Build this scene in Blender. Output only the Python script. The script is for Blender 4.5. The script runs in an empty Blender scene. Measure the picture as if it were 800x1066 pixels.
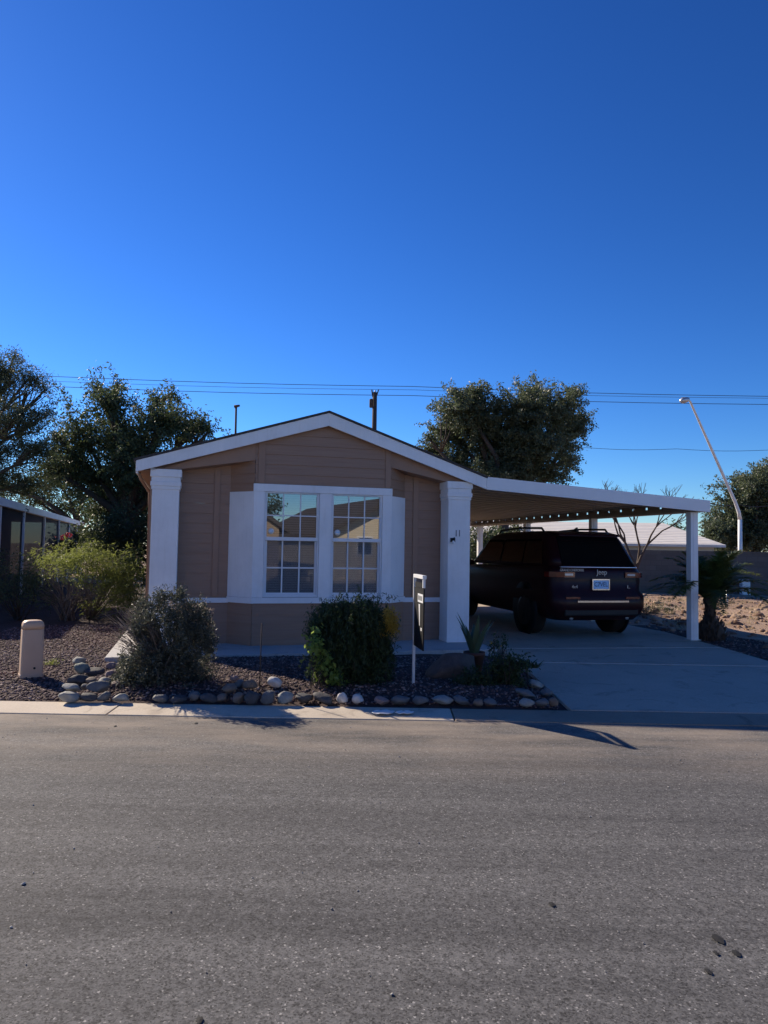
import bpy, bmesh, math, random
import numpy as np
from mathutils import Vector, Matrix
random.seed(7)
RNG = np.random.default_rng(11)
sc = bpy.context.scene
C = bpy.context.collection
PI = math.pi

# ------------------------------------------------------------------ survey of the site (from the picture's perspective)
P = math.atan(37/739); RO = math.atan(.017); H = 1.5; F = 739
def _Rx(a): c, s = math.cos(a), math.sin(a); return np.array([[1,0,0],[0,c,-s],[0,s,c]])
def _Rz(a): c, s = math.cos(a), math.sin(a); return np.array([[c,-s,0],[s,c,0],[0,0,1]])
RM = _Rx(PI/2+P) @ _Rz(RO)
CAM = np.array([0,0,H])
def ray(px, py): return RM @ np.array([(px-400)/F, -(py-533)/F, -1])
def g(px, py, z=0.0):                 # point on the level z
    r = ray(px, py); return CAM + r*((z-H)/r[2])
def at(px, py, Y):                    # point at distance Y
    r = ray(px, py); return CAM + r*(Y/r[1])
TH = math.radians(14.78)
EU = np.array([math.cos(TH), math.sin(TH), 0]); DV = np.array([-math.sin(TH), math.cos(TH), 0])
O = np.array([-3.3, 9.456, 0])
def hl(u, v, z=0): return O + u*EU + v*DV + np.array([0,0,z])
def fac(px, py, v=0):
    r = ray(px, py); t = ((O-CAM)@DV+v)/(r@DV); p = CAM+t*r
    return (p-O)@EU, p[2]
SUN_AZ = math.radians(-47.5); SUN_EL = math.radians(30.5)

# ------------------------------------------------------------------ materials
def new_mat(name):
    m = bpy.data.materials.new(name); m.use_nodes = True
    nt = m.node_tree; b = nt.nodes['Principled BSDF']
    return m, nt, b
def N(nt, t, **kw):
    n = nt.nodes.new(t)
    for k, v in kw.items(): setattr(n, k, v)
    return n
def coords(nt, kind='Object', scale=(1,1,1)):
    tc = N(nt, 'ShaderNodeTexCoord'); mp = N(nt, 'ShaderNodeMapping'); mp.inputs['Scale'].default_value = scale
    nt.links.new(tc.outputs[kind], mp.inputs[0]); return mp.outputs[0]
def ramp(nt, fac, stops):
    r = N(nt, 'ShaderNodeValToRGB'); el = r.color_ramp.elements
    while len(el) < len(stops): el.new(.5)
    for e, (p, c) in zip(el, stops): e.position = p; e.color = (*c, 1) if len(c) == 3 else c
    nt.links.new(fac, r.inputs[0]); return r.outputs[0]
def noise(nt, co, scale, detail=4, rough=.55, dist=0):
    n = N(nt, 'ShaderNodeTexNoise'); n.inputs['Scale'].default_value = scale; n.inputs['Detail'].default_value = detail
    n.inputs['Roughness'].default_value = rough; n.inputs['Distortion'].default_value = dist
    nt.links.new(co, n.inputs['Vector']); return n.outputs[0]
def bump(nt, b, h, strength=.3, dist=.01, prev=None):
    n = N(nt, 'ShaderNodeBump'); n.inputs['Strength'].default_value = strength; n.inputs['Distance'].default_value = dist
    nt.links.new(h, n.inputs['Height'])
    if prev is not None: nt.links.new(prev, n.inputs['Normal'])
    nt.links.new(n.outputs[0], b.inputs['Normal']); return n.outputs[0]
def mixc(nt, f, a, b, mode='MIX'):
    n = N(nt, 'ShaderNodeMix', data_type='RGBA', blend_type=mode)
    if isinstance(f, (int, float)): n.inputs[0].default_value = f
    else: nt.links.new(f, n.inputs[0])
    for s, v in ((6, a), (7, b)):
        if isinstance(v, tuple): n.inputs[s].default_value = (*v, 1)
        else: nt.links.new(v, n.inputs[s])
    return n.outputs[2]
def plain(name, col, rough=.6, var=.12, scale=6, metal=0, bs=0, spec=.5, coat=0):
    m, nt, b = new_mat(name)
    co = coords(nt)
    n = noise(nt, co, scale, 5)
    lo = tuple(c*(1-var) for c in col); hi = tuple(min(1, c*(1+var)) for c in col)
    nt.links.new(ramp(nt, n, [(.3, lo), (.7, hi)]), b.inputs['Base Color'])
    b.inputs['Roughness'].default_value = rough; b.inputs['Metallic'].default_value = metal
    b.inputs['Specular IOR Level'].default_value = spec; b.inputs['Coat Weight'].default_value = coat
    if bs: bump(nt, b, noise(nt, co, scale*12, 3), bs, .005)
    return m
def leafy(name, c1, c2, rough=.5, trans=.25, tcol=None):
    m, nt, b = new_mat(name)
    ge = N(nt, 'ShaderNodeNewGeometry')
    col = ramp(nt, ge.outputs['Random Per Island'], [(0, c1), (1, c2)])
    nt.links.new(col, b.inputs['Base Color']); b.inputs['Roughness'].default_value = rough
    tr = N(nt, 'ShaderNodeBsdfTranslucent')
    tc = tcol or tuple(min(1, c*1.6) for c in c2); tr.inputs[0].default_value = (*tc, 1)
    mx = N(nt, 'ShaderNodeMixShader'); mx.inputs[0].default_value = trans
    nt.links.new(b.outputs[0], mx.inputs[1]); nt.links.new(tr.outputs[0], mx.inputs[2])
    nt.links.new(mx.outputs[0], nt.nodes['Material Output'].inputs[0]); return m
def stony(name, stops, rough=.8, scale=14):
    m, nt, b = new_mat(name)
    ge = N(nt, 'ShaderNodeNewGeometry'); co = coords(nt)
    base = ramp(nt, ge.outputs['Random Per Island'], stops)
    col = mixc(nt, .45, base, ramp(nt, noise(nt, co, scale, 6), [(.3, (.35,.35,.35)), (.7, (1,1,1))]), 'MULTIPLY')
    nt.links.new(col, b.inputs['Base Color']); b.inputs['Roughness'].default_value = rough
    bump(nt, b, noise(nt, co, scale*3, 4), .35, .01); return m

M = {}
def siding_mat():
    m, nt, b = new_mat('taupe_siding'); co = coords(nt, 'Object', (.5, .5, 9))
    nt.links.new(ramp(nt, noise(nt, co, 4, 5), [(.25, (.300,.176,.116)), (.75, (.362,.222,.150))]), b.inputs['Base Color'])
    b.inputs['Roughness'].default_value = .62; bump(nt, b, noise(nt, coords(nt, 'Object', (1.5,1.5,30)), 6, 4), .15, .004); return m
M['siding'] = siding_mat()
M['trim'] = plain('taupe_trim', (.33,.197,.132), .6, .06, 5, bs=.05)
M['shingle'] = plain('brown_shingle', (.06,.05,.047), .9, .3, 18, bs=.5)
M['deck'] = plain('carport_sheet', (.40,.37,.33), .5, .07, 2)
M['vinyl'] = plain('white_vinyl', (.76,.77,.79), .4, .03, 4)
M['blind'] = plain('blind_slat', (.52,.51,.5), .6, .05, 4)
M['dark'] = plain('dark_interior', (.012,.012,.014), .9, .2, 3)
M['concrete'] = None
def weathered(name, c, rough):
    m, nt, b = new_mat(name); co = coords(nt)
    a = ramp(nt, noise(nt, co, 1.3, 7, .7), [(.3, tuple(x*.86 for x in c)), (.62, c)])
    f = ramp(nt, noise(nt, coords(nt, 'Object', (7, 7, .6)), 3, 6, .7), [(.25, (.93,.925,.91)), (.5, (1,1,1))])
    nt.links.new(mixc(nt, 1.0, a, f, 'MULTIPLY'), b.inputs['Base Color']); b.inputs['Roughness'].default_value = rough
    bump(nt, b, noise(nt, co, 45, 5, .7), .12, .004); return m
M['white'] = weathered('white_paint', (.86,.86,.865), .5)
def concrete(name, c, var=.12, joints=None):
    m, nt, b = new_mat(name); co = coords(nt)
    big = ramp(nt, noise(nt, co, .9, 6, .6), [(.3, tuple(x*(1-var) for x in c)), (.7, tuple(x*(1+var*.6) for x in c))])
    fine = ramp(nt, noise(nt, co, 60, 3), [(.3, (.82,.82,.82)), (.7, (1,1,1))])
    blot = ramp(nt, noise(nt, co, 2.6, 8, .72, .8), [(.30, (.62,.60,.58)), (.46, (1,1,1))])
    nt.links.new(mixc(nt, 1.0, mixc(nt, 1.0, big, fine, 'MULTIPLY'), blot, 'MULTIPLY'), b.inputs['Base Color']); b.inputs['Roughness'].default_value = .85
    bump(nt, b, noise(nt, co, 90, 4), .25, .004); return m
M['drive'] = concrete('driveway_concrete', (.53,.43,.335), .12)
M['kerb'] = concrete('kerb_concrete', (.60,.52,.41), .14)
M['kerb_shade'] = concrete('kerb_painted_shade', (.33,.26,.19), .25)  # driveway-side kerb run: its shade is put into this darker colour
M['slab'] = concrete('patio_concrete', (.5,.49,.47), .1)
def asphalt():
    m, nt, b = new_mat('asphalt'); co = coords(nt)
    v = N(nt, 'ShaderNodeTexVoronoi'); v.inputs['Scale'].default_value = 150; nt.links.new(co, v.inputs['Vector'])
    sep = N(nt, 'ShaderNodeSeparateColor'); nt.links.new(v.outputs['Color'], sep.inputs[0])
    agg = ramp(nt, sep.outputs[0], [(0, (.048,.047,.046)), (.3, (.110,.110,.110)), (.75, (.152,.152,.151)), (.972, (.17,.166,.16)), (.998, (.42,.41,.39))])
    st = ramp(nt, noise(nt, coords(nt, 'Object', (.10, 2.6, 1)), 1.1, 7, .68), [(.36, (.72,.72,.73)), (.6, (1.08,1.08,1.08))])
    big = mixc(nt, 1.0, st, ramp(nt, noise(nt, coords(nt, 'Object', (.5, .9, 1)), .8, 6, .6), [(.3, (.84,.84,.85)), (.7, (1.06,1.06,1.05))]), 'MULTIPLY')
    mid = ramp(nt, noise(nt, co, 34, 6, .75), [(.36, (.62,.62,.62)), (.6, (1.10,1.10,1.10))])
    c1 = mixc(nt, 1.0, mixc(nt, 1.0, agg, big, 'MULTIPLY'), mid, 'MULTIPLY')
    # blown dust along the kerb side of the lane
    se = N(nt, 'ShaderNodeSeparateXYZ'); nt.links.new(co, se.inputs[0])
    mr = N(nt, 'ShaderNodeMapRange'); mr.inputs[1].default_value = 4.6; mr.inputs[2].default_value = 6.4; nt.links.new(se.outputs[1], mr.inputs[0])
    mul = N(nt, 'ShaderNodeMath', operation='MULTIPLY'); nt.links.new(mr.outputs[0], mul.inputs[0])
    dn = ramp(nt, noise(nt, coords(nt, 'Object', (.45, 1.6, 1)), 1.8, 6, .65), [(.35, (.08,.08,.08)), (.68, (1,1,1))]); nt.links.new(dn, mul.inputs[1])
    nt.links.new(mixc(nt, mul.outputs[0], c1, (.32,.265,.21)), b.inputs['Base Color'])
    b.inputs['Roughness'].default_value = .88; b.inputs['Specular IOR Level'].default_value = .3
    pr = bump(nt, b, noise(nt, co, 190, 3, .7), .45, .004)
    bump(nt, b, noise(nt, co, 1.2, 4), .12, .03, pr); return m
M['asphalt'] = asphalt()
def dirt(name, stops, sc_=3.0):
    m, nt, b = new_mat(name); co = coords(nt)
    c1 = ramp(nt, noise(nt, co, sc_*.25, 8, .65, .4), stops)
    f = ramp(nt, noise(nt, co, sc_*14, 5, .7), [(.3, (.6,.6,.6)), (.7, (1.1,1.1,1.1))])
    nt.links.new(mixc(nt, 1.0, c1, f, 'MULTIPLY'), b.inputs['Base Color']); b.inputs['Roughness'].default_value = .95
    bump(nt, b, noise(nt, co, sc_*10, 6, .7), .7, .05); return m
M['dirt'] = dirt('sandy_dirt', [(.32, (.26,.15,.095)), (.5, (.42,.28,.19)), (.68, (.56,.42,.31))])
M['gravelbed'] = dirt('gravel_bed', [(.3, (.05,.03,.028)), (.7, (.11,.068,.062))], 8)
M['gravel'] = stony('red_gravel', [(0, (.045,.028,.027)), (.4, (.13,.078,.072)), (.75, (.22,.14,.13)), (1, (.40,.31,.28))], .85, 30)
M['clod'] = stony('dirt_clod', [(0, (.16,.09,.06)), (.6, (.34,.22,.15)), (1, (.46,.35,.26))], .95, 10)
for nm, c in (('pale', (.31,.31,.28)), ('grey', (.15,.152,.15)), ('dark', (.075,.073,.075)), ('pink', (.30,.21,.19)), ('red', (.11,.065,.06)), ('white', (.62,.59,.55)), ('tan', (.20,.155,.12)), ('green', (.2,.235,.2)), ('boulder', (.10,.075,.062))):
    m, nt, b = new_mat('stone_'+nm); co = coords(nt)
    nt.links.new(ramp(nt, noise(nt, co, 9, 7, .65, .6), [(.28, tuple(x*.62 for x in c)), (.55, c), (.75, tuple(min(.8, x*1.25) for x in c))]), b.inputs['Base Color'])
    b.inputs['Roughness'].default_value = .8; bump(nt, b, noise(nt, co, 30, 5), .4, .012); M['st_'+nm] = m
def blockwall():
    m, nt, b = new_mat('block_wall'); co = coords(nt)
    mp = N(nt, 'ShaderNodeMapping'); mp.inputs['Rotation'].default_value = (PI/2, 0, 0); nt.links.new(co, mp.inputs[0])
    br = N(nt, 'ShaderNodeTexBrick'); br.inputs['Scale'].default_value = 1; br.inputs['Brick Width'].default_value = .4; br.inputs['Row Height'].default_value = .2
    br.inputs['Mortar Size'].default_value = .008; br.inputs['Color1'].default_value = (.14,.118,.10,1); br.inputs['Color2'].default_value = (.17,.142,.122,1); br.inputs['Mortar'].default_value = (.13,.11,.1,1)
    nt.links.new(mp.outputs[0], br.inputs['Vector'])
    st = ramp(nt, noise(nt, co, .6, 5), [(.3, (.75,.75,.75)), (.7, (1.1,1.1,1.1))])
    nt.links.new(mixc(nt, 1, br.outputs['Color'], st, 'MULTIPLY'), b.inputs['Base Color']); b.inputs['Roughness'].default_value = .92
    inv = N(nt, 'ShaderNodeMath', operation='SUBTRACT'); inv.inputs[0].default_value = 1; nt.links.new(br.outputs['Fac'], inv.inputs[1])
    bump(nt, b, inv.outputs[0], .5, .01); return m
M['block'] = blockwall()
def glass():
    m, nt, b = new_mat('window_glass')
    tr = N(nt, 'ShaderNodeBsdfTransparent'); tr.inputs[0].default_value = (.72,.78,.8,1)
    gl = N(nt, 'ShaderNodeBsdfGlossy'); gl.inputs['Roughness'].default_value = .0
    fr = N(nt, 'ShaderNodeFresnel'); fr.inputs[0].default_value = 2.0
    ml = N(nt, 'ShaderNodeMath', operation='MULTIPLY_ADD'); ml.inputs[1].default_value = 1.5; ml.inputs[2].default_value = .12
    nt.links.new(fr.outputs[0], ml.inputs[0])
    mx = N(nt, 'ShaderNodeMixShader'); nt.links.new(ml.outputs[0], mx.inputs[0])
    nt.links.new(tr.outputs[0], mx.inputs[1]); nt.links.new(gl.outputs[0], mx.inputs[2])
    nt.links.new(mx.outputs[0], nt.nodes['Material Output'].inputs[0]); return m
M['glass'] = glass()
def screen(name, op):
    m, nt, b = new_mat(name); b.inputs['Base Color'].default_value = (.20,.205,.215,1) if op == .58 else (.03,.03,.032,1); b.inputs['Roughness'].default_value = .9
    tr = N(nt, 'ShaderNodeBsdfTransparent'); mx = N(nt, 'ShaderNodeMixShader'); mx.inputs[0].default_value = op
    nt.links.new(tr.outputs[0], mx.inputs[1]); nt.links.new(b.outputs[0], mx.inputs[2]); nt.links.new(mx.outputs[0], nt.nodes['Material Output'].inputs[0]); return m
M['screen'] = screen('insect_screen', .58); M['shade'] = screen('shade_screen', .8)
M['bark'] = plain('bark', (.075,.055,.042), .9, .3, 14, bs=.6)
M['twig'] = plain('bare_twig', (.19,.155,.13), .9, .2, 10)
M['metal'] = plain('galvanised', (.55,.56,.57), .38, .08, 4, metal=.7)
M['lamp_white'] = plain('lamp_pole', (.85,.85,.84), .4, .05, 3)
M['wire'] = plain('wire', (.03,.03,.035), .6, .1, 2)
M['pole'] = plain('weathered_pole', (.06,.045,.038), .9, .3, 9)
M['tan'] = plain('tan_plastic', (.60,.41,.265), .5, .05, 4, bs=.04)
M['lampgrey'] = plain('sign_post', (.58,.58,.58), .5, .06, 5)
M['black'] = plain('sign_black', (.008,.008,.009), .6, .1, 3, spec=.25)
M['signwhite'] = plain('sign_white', (.8,.8,.78), .4, .02, 4)
M['pot'] = plain('terracotta', (.10,.042,.03), .8, .15, 8)
M['carpaint'] = plain('dark_carpaint', (.026,.005,.007), .42, .05, 2, spec=.2, coat=.10)
M['tyre'] = plain('tyre', (.012,.012,.012), .85, .1, 5)
M['trimblack'] = plain('black_trim', (.008,.008,.009), .6, .1, 5)
M['chrome'] = plain('chrome', (.75,.76,.8), .12, .02, 2, metal=1)
M['rim'] = plain('dark_rim', (.03,.03,.033), .4, .05, 3, metal=.6)
M['badge'] = plain('badge', (.30,.31,.34), .3, .02, 2, metal=.6)
M['carglass'] = plain('tinted_glass', (.006,.006,.007), .05, .05, 2, spec=.35)
M['taillight'] = plain('taillight_red', (.14,.005,.005), .2, .05, 2, coat=.4)
M['clearlens'] = plain('clear_lens', (.45,.46,.5), .15, .05, 2, coat=1)
M['plateblue'] = plain('plate_blue', (.35,.60,.85), .4, .15, 30)
M['ink'] = plain('plate_ink', (.02,.03,.12), .4, .05, 3)
M['grey'] = plain('number_grey', (.12,.14,.17), .5, .05, 3)
def tiles():
    m, nt, b = new_mat('pale_tile_roof'); co = coords(nt)
    a = ramp(nt, noise(nt, coords(nt, 'Object', (1, 5, 5)), 1.6, 6, .7), [(.3, (.58,.54,.49)), (.65, (.80,.76,.70))])
    nt.links.new(a, b.inputs['Base Color']); b.inputs['Roughness'].default_value = .9
    wv = N(nt, 'ShaderNodeTexWave', bands_direction='Y'); wv.inputs['Scale'].default_value = .8; wv.inputs['Distortion'].default_value = .4; nt.links.new(co, wv.inputs['Vector'])
    bump(nt, b, wv.outputs[0], .6, .05); return m
M['roofpale'] = tiles()
M['cream'] = plain('cream_stucco', (.62,.55,.42), .9, .06, 4, bs=.1)
M['peach'] = plain('peach_stucco', (.55,.36,.25), .9, .08, 4, bs=.1)
M['stuccotan'] = plain('tan_stucco', (.32,.25,.19), .9, .06, 4)
M['roofdark'] = plain('dark_roof', (.07,.06,.058), .9, .2, 5)
M['leaf_olive'] = leafy('leaf_olive', (.03,.042,.02), (.105,.13,.068), .55, .28)
M['leaf_dark'] = leafy('leaf_dark', (.022,.036,.014), (.085,.11,.045), .58, .25)
M['leaf_mesq'] = leafy('leaf_mesquite', (.028,.038,.018), (.085,.10,.048), .62, .25)
M['leaf_feather'] = leafy('leaf_feather', (.06,.09,.018), (.18,.21,.055), .6, .42)
M['leaf_sage'] = leafy('leaf_sage', (.025,.032,.02), (.11,.12,.085), .6, .15)
M['leaf_weep'] = leafy('leaf_weeping', (.013,.028,.008), (.045,.075,.022), .6, .2)
M['leaf_lime'] = leafy('leaf_lime', (.10,.17,.03), (.22,.30,.07), .45, .45)
M['leaf_palm'] = leafy('leaf_palm', (.025,.042,.012), (.085,.12,.035), .5, .3, (.25,.28,.06))
M['leaf_succ'] = leafy('leaf_succulent', (.05,.085,.05), (.09,.13,.075), .4, .1)
M['yellow'] = leafy('petal_yellow', (.45,.28,.03), (.6,.38,.05), .6, .3)
M['redpetal'] = leafy('petal_red', (.6,.03,.04), (.75,.08,.08), .6, .3)
M['drygrass'] = leafy('dry_grass', (.30,.23,.12), (.45,.37,.2), .8, .3)
M['dryleaf'] = leafy('seed_heads', (.22,.17,.13), (.38,.30,.24), .8, .3)

# ------------------------------------------------------------------ builders
def finish(name, me, mat, parent=None):
    o = bpy.data.objects.new(name, me); C.objects.link(o)
    for m in (mat if isinstance(mat, (list, tuple)) else [mat]): me.materials.append(m)
    if parent is not None: o.parent = parent
    return o
def tag(o, label=None, cat=None, group=None, kind=None):
    if label: o['label'] = label
    if cat: o['category'] = cat
    if group: o['group'] = group
    if kind: o['kind'] = kind
    return o
def empty(name, loc, label, cat, group=None, rz=0):
    o = bpy.data.objects.new(name, None); C.objects.link(o); o.location = Vector(loc); o.rotation_euler = (0, 0, rz)
    o.empty_display_size = .2
    return tag(o, label, cat, group)
class MB:
    def __init__(s): s.v = []; s.f = []; s.sm = []
    def add(s, vs, fs, smooth=False):
        n = len(s.v); s.v += [tuple(map(float, p)) for p in vs]
        for q in fs: s.f.append(tuple(n+i for i in q)); s.sm.append(smooth)
        return s
    def box(s, x0, x1, y0, y1, z0, z1):
        return s.add([(x0,y0,z0),(x1,y0,z0),(x1,y1,z0),(x0,y1,z0),(x0,y0,z1),(x1,y0,z1),(x1,y1,z1),(x0,y1,z1)],
                     [(0,3,2,1),(4,5,6,7),(0,1,5,4),(1,2,6,5),(2,3,7,6),(3,0,4,7)])
    def hexa(s, a, b):                    # two quads (bottom, top)
        return s.add(list(a)+list(b), [(3,2,1,0),(4,5,6,7),(0,1,5,4),(1,2,6,5),(2,3,7,6),(3,0,4,7)])
    def prism(s, poly, mp, d0, d1):       # poly (s,z) extruded, mp(s,z,d)->xyz
        n = len(poly)
        vs = [mp(a, b, d0) for a, b in poly]+[mp(a, b, d1) for a, b in poly]
        fs = [tuple(range(n))[::-1], tuple(range(n, 2*n))]+[(i, (i+1) % n, n+(i+1) % n, n+i) for i in range(n)]
        return s.add(vs, fs)
    def tube(s, pts, rad, n=8, cap=True):
        pts = [np.array(p, float) for p in pts]; k = len(pts)
        if np.isscalar(rad): rad = [rad]*k
        vs = []; up = None
        for i, p in enumerate(pts):
            t = pts[min(i+1, k-1)]-pts[max(i-1, 0)]; t = t/(np.linalg.norm(t)+1e-9)
            if up is None: up = np.array([0,0,1.]) if abs(t[2]) < .9 else np.array([1.,0,0])
            a = np.cross(t, up); a /= np.linalg.norm(a)+1e-9; b = np.cross(t, a); up = -b if False else up
            if abs(t @ up) > .95: up = np.array([1.,0,0]) if abs(t[0]) < .9 else np.array([0,1.,0])
            for j in range(n):
                w = 2*PI*j/n; vs.append(p+rad[i]*(math.cos(w)*a+math.sin(w)*b))
        fs = [(i*n+j, i*n+(j+1) % n, (i+1)*n+(j+1) % n, (i+1)*n+j) for i in range(k-1) for j in range(n)]
        if cap: fs += [tuple(range(n))[::-1], tuple(range((k-1)*n, k*n))]
        return s.add(vs, fs, True)
    def lathe(s, prof, c=(0,0,0), n=20, axis='z'):
        vs = []
        for r, z in prof:
            for j in range(n):
                w = 2*PI*j/n; p = (r*math.cos(w), r*math.sin(w), z)
                if axis == 'x': p = (z, r*math.cos(w), r*math.sin(w))
                vs.append((p[0]+c[0], p[1]+c[1], p[2]+c[2]))
        k = len(prof)
        fs = [(i*n+j, i*n+(j+1) % n, (i+1)*n+(j+1) % n, (i+1)*n+j) for i in range(k-1) for j in range(n)]
        fs += [tuple(range(n))[::-1], tuple(range((k-1)*n, k*n))]
        return s.add(vs, fs, True)
    def build(s, name, mat, parent=None, bevel=0):
        me = bpy.data.meshes.new(name); me.from_pydata(s.v, [], s.f)
        me.polygons.foreach_set('use_smooth', s.sm)
        bm = bmesh.new(); bm.from_mesh(me); bmesh.ops.recalc_face_normals(bm, faces=bm.faces[:]); bm.to_mesh(me); bm.free()
        me.update(); o = finish(name, me, mat, parent)
        if bevel:
            b = o.modifiers.new('bevel', 'BEVEL'); b.width = bevel; b.segments = 2; b.limit_method = 'ANGLE'
        return o
def npmesh(name, V, Fc, mat, parent=None, smooth=False):
    V = np.asarray(V, np.float32).reshape(-1, 3); Fc = np.asarray(Fc, np.int32); k = Fc.shape[1]; n = len(Fc)
    me = bpy.data.meshes.new(name); me.vertices.add(len(V)); me.vertices.foreach_set('co', V.ravel())
    me.loops.add(n*k); me.loops.foreach_set('vertex_index', Fc.ravel())
    me.polygons.add(n); me.polygons.foreach_set('loop_start', np.arange(0, n*k, k, dtype=np.int32))
    if smooth: me.polygons.foreach_set('use_smooth', np.ones(n, bool))
    me.update(calc_edges=True); me.validate()
    return finish(name, me, mat, parent)
def text(name, s, size, mat, parent, loc, rot, depth=.004, sx=1):
    cu = bpy.data.curves.new('t', 'FONT'); cu.body = s; cu.size = size; cu.extrude = depth/2; cu.align_x = 'CENTER'; cu.align_y = 'CENTER'
    to = bpy.data.objects.new('t', cu); C.objects.link(to)
    me = bpy.data.meshes.new_from_object(to.evaluated_get(bpy.context.evaluated_depsgraph_get()))
    bpy.data.objects.remove(to); me.name = name
    o = finish(name, me, mat, parent); o.location = loc; o.rotation_euler = rot; o.scale = (sx, 1, 1); return o

def clip(poly, z0, z1):
    def half(p, z, keep_above):
        out = []
        for i in range(len(p)):
            a, b = p[i], p[(i+1) % len(p)]
            ia = (a[1] >= z) if keep_above else (a[1] <= z); ib = (b[1] >= z) if keep_above else (b[1] <= z)
            if ia: out.append(a)
            if ia != ib:
                t = (z-a[1])/(b[1]-a[1]); out.append((a[0]+t*(b[0]-a[0]), z))
        return out
    p = half(poly, z0, True)
    if len(p) >= 3: p = half(p, z1, False)
    q = []
    for a in p:
        if not q or abs(a[0]-q[-1][0])+abs(a[1]-q[-1][1]) > 1e-5: q.append(a)
    return q if len(q) >= 3 else []
def lap(mb, poly, mp, step=.142, lapd=.013, z_off=.1):
    zs = [p[1] for p in poly]; k0 = math.floor((min(zs)-z_off)/step)
    k = k0
    while z_off+k*step < max(zs):
        a = z_off+k*step; b = a+step; q = clip(poly, a, b-.0005)
        if q:
            mb.add([mp(s, z, lapd*(b-z)/step) for s, z in q], [tuple(range(len(q)))])
            lo = [s for s, z in q if abs(z-a) < 1e-4]
            if len(lo) >= 2:
                s0, s1 = min(lo), max(lo)
                mb.add([mp(s0, a, 0), mp(s1, a, 0), mp(s1, a, lapd), mp(s0, a, lapd)], [(0,1,2,3)])
        k += 1
    return mb

# ------------------------------------------------------------------ foliage
def unit(n): v = RNG.normal(size=(n, 3)); return v/np.linalg.norm(v, axis=1, keepdims=True)
def leaf_mesh(cent, per, spread, l, w, droop=0.0, along=None):
    n = len(cent)*per
    c = np.repeat(np.asarray(cent), per, 0)
    off = RNG.normal(size=(n, 3))*np.asarray(spread)
    if along is not None:                       # stretch clusters along a per-cluster direction
        a = np.repeat(np.asarray(along), per, 0); off = off*.45+a*RNG.uniform(-1, 1, (n, 1))*np.max(spread)*2.2
    c = c+off
    a = unit(n); a[:, 2] -= droop; a /= np.linalg.norm(a, axis=1, keepdims=True)
    b = np.cross(a, unit(n)); b /= np.linalg.norm(b, axis=1, keepdims=True)+1e-9
    s = RNG.uniform(.65, 1.3, (n, 1))
    V = np.stack([c-a*l/2*s, c+b*w/2*s, c+a*l/2*s, c-b*w/2*s], 1)
    return V.reshape(-1, 3), np.arange(n*4).reshape(-1, 4)
def lobes(blobs, density, lump=.35, hollow=.45):
    """cluster centres through lumpy ellipsoids (x,y,z,rx,ry,rz); returns centres and outward directions"""
    cs, ds = [], []
    for (x, y, z, rx, ry, rz) in blobs:
        n = max(3, int(density*rx*rz)); u = unit(n)
        ph = RNG.uniform(0, 6.28, 6)
        bumpy = 1+lump*(np.sin(u[:, 0]*4+ph[0])*np.sin(u[:, 1]*4+ph[1])+.7*np.sin(u[:, 2]*6+ph[2])*np.sin(u[:, 0]*7+ph[3]))
        r = RNG.uniform(hollow**2, 1, n)**.5*bumpy*RNG.choice([1, 1, 1, 1.13], n)
        cs.append(np.array([x, y, z])+u*r[:, None]*np.array([rx, ry, rz])); ds.append(u)
    return np.concatenate(cs), np.concatenate(ds)
def limbs(mb, base, fork, targets, r0, n_sub=0, cent=None):
    base = np.array(base, float); fork = np.array(fork, float)
    midp = (base+fork)/2+np.array([RNG.normal()*.05, 0, 0])*np.linalg.norm(fork-base)
    mb.tube([base-np.array([0,0,.05]), base+(fork-base)*.06, midp, fork], [r0*1.35, r0*1.1, r0*.9, r0*.8], 10)
    for t in targets:
        t = np.array(t, float); m = fork*.55+t*.45+RNG.normal(size=3)*.06*np.linalg.norm(t-fork)-np.array([0,0,.05])
        mb.tube([fork-(fork-base)*.05, m, t], [r0*.62, r0*.38, r0*.14], 7)
        if cent is not None and n_sub:
            d = np.linalg.norm(cent-t, axis=1); near = np.argsort(d)[:max(n_sub*3, 1)]
            for j in RNG.choice(near, min(n_sub, len(near)), replace=False):
                e = cent[j]; k = m*.4+t*.6; mm = (k+e)/2+RNG.normal(size=3)*.08*np.linalg.norm(e-k)
                mb.tube([k, mm, e], [r0*.2, r0*.1, r0*.03], 5)
def tree(name, label, base, fork, blobs, density, per, spread, l, w, mat, r0, cat='tree', group=None, along=False, droop=0, n_sub=7, lump=.35, hollow=.45):
    base = np.array(base, float)
    root = empty(name, base, label, cat, group)
    cent, dirs = lobes(blobs, density, lump, hollow)
    mb = MB(); limbs(mb, base, fork, [b[:3] for b in blobs], r0, n_sub, cent)
    mb.v = [tuple(np.array(p)-base) for p in mb.v]; mb.build('trunk', M['bark'], root)
    al = None
    if along:
        al = dirs+RNG.normal(size=dirs.shape)*.4; al[:, 2] -= droop; al /= np.linalg.norm(al, axis=1, keepdims=True)
    V, Fc = leaf_mesh(cent, per, spread, l, w, droop, al)
    npmesh('crown', V-base.astype(np.float32), Fc, mat, root)
    return root
def pblob(lst, Y, dj=.8, ry=None):           # (px,py,rpx[,rpy]) -> ellipsoids near depth Y
    out = []
    for i, t in enumerate(lst):
        y = Y+(RNG.uniform(-1, 1)*dj); p = at(t[0], t[1], y); rx = t[2]/F*y; rz = (t[3] if len(t) > 3 else t[2])/F*y
        out.append((p[0], p[1], p[2], rx, ry or (rx+rz)/2, rz))
    return out

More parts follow.
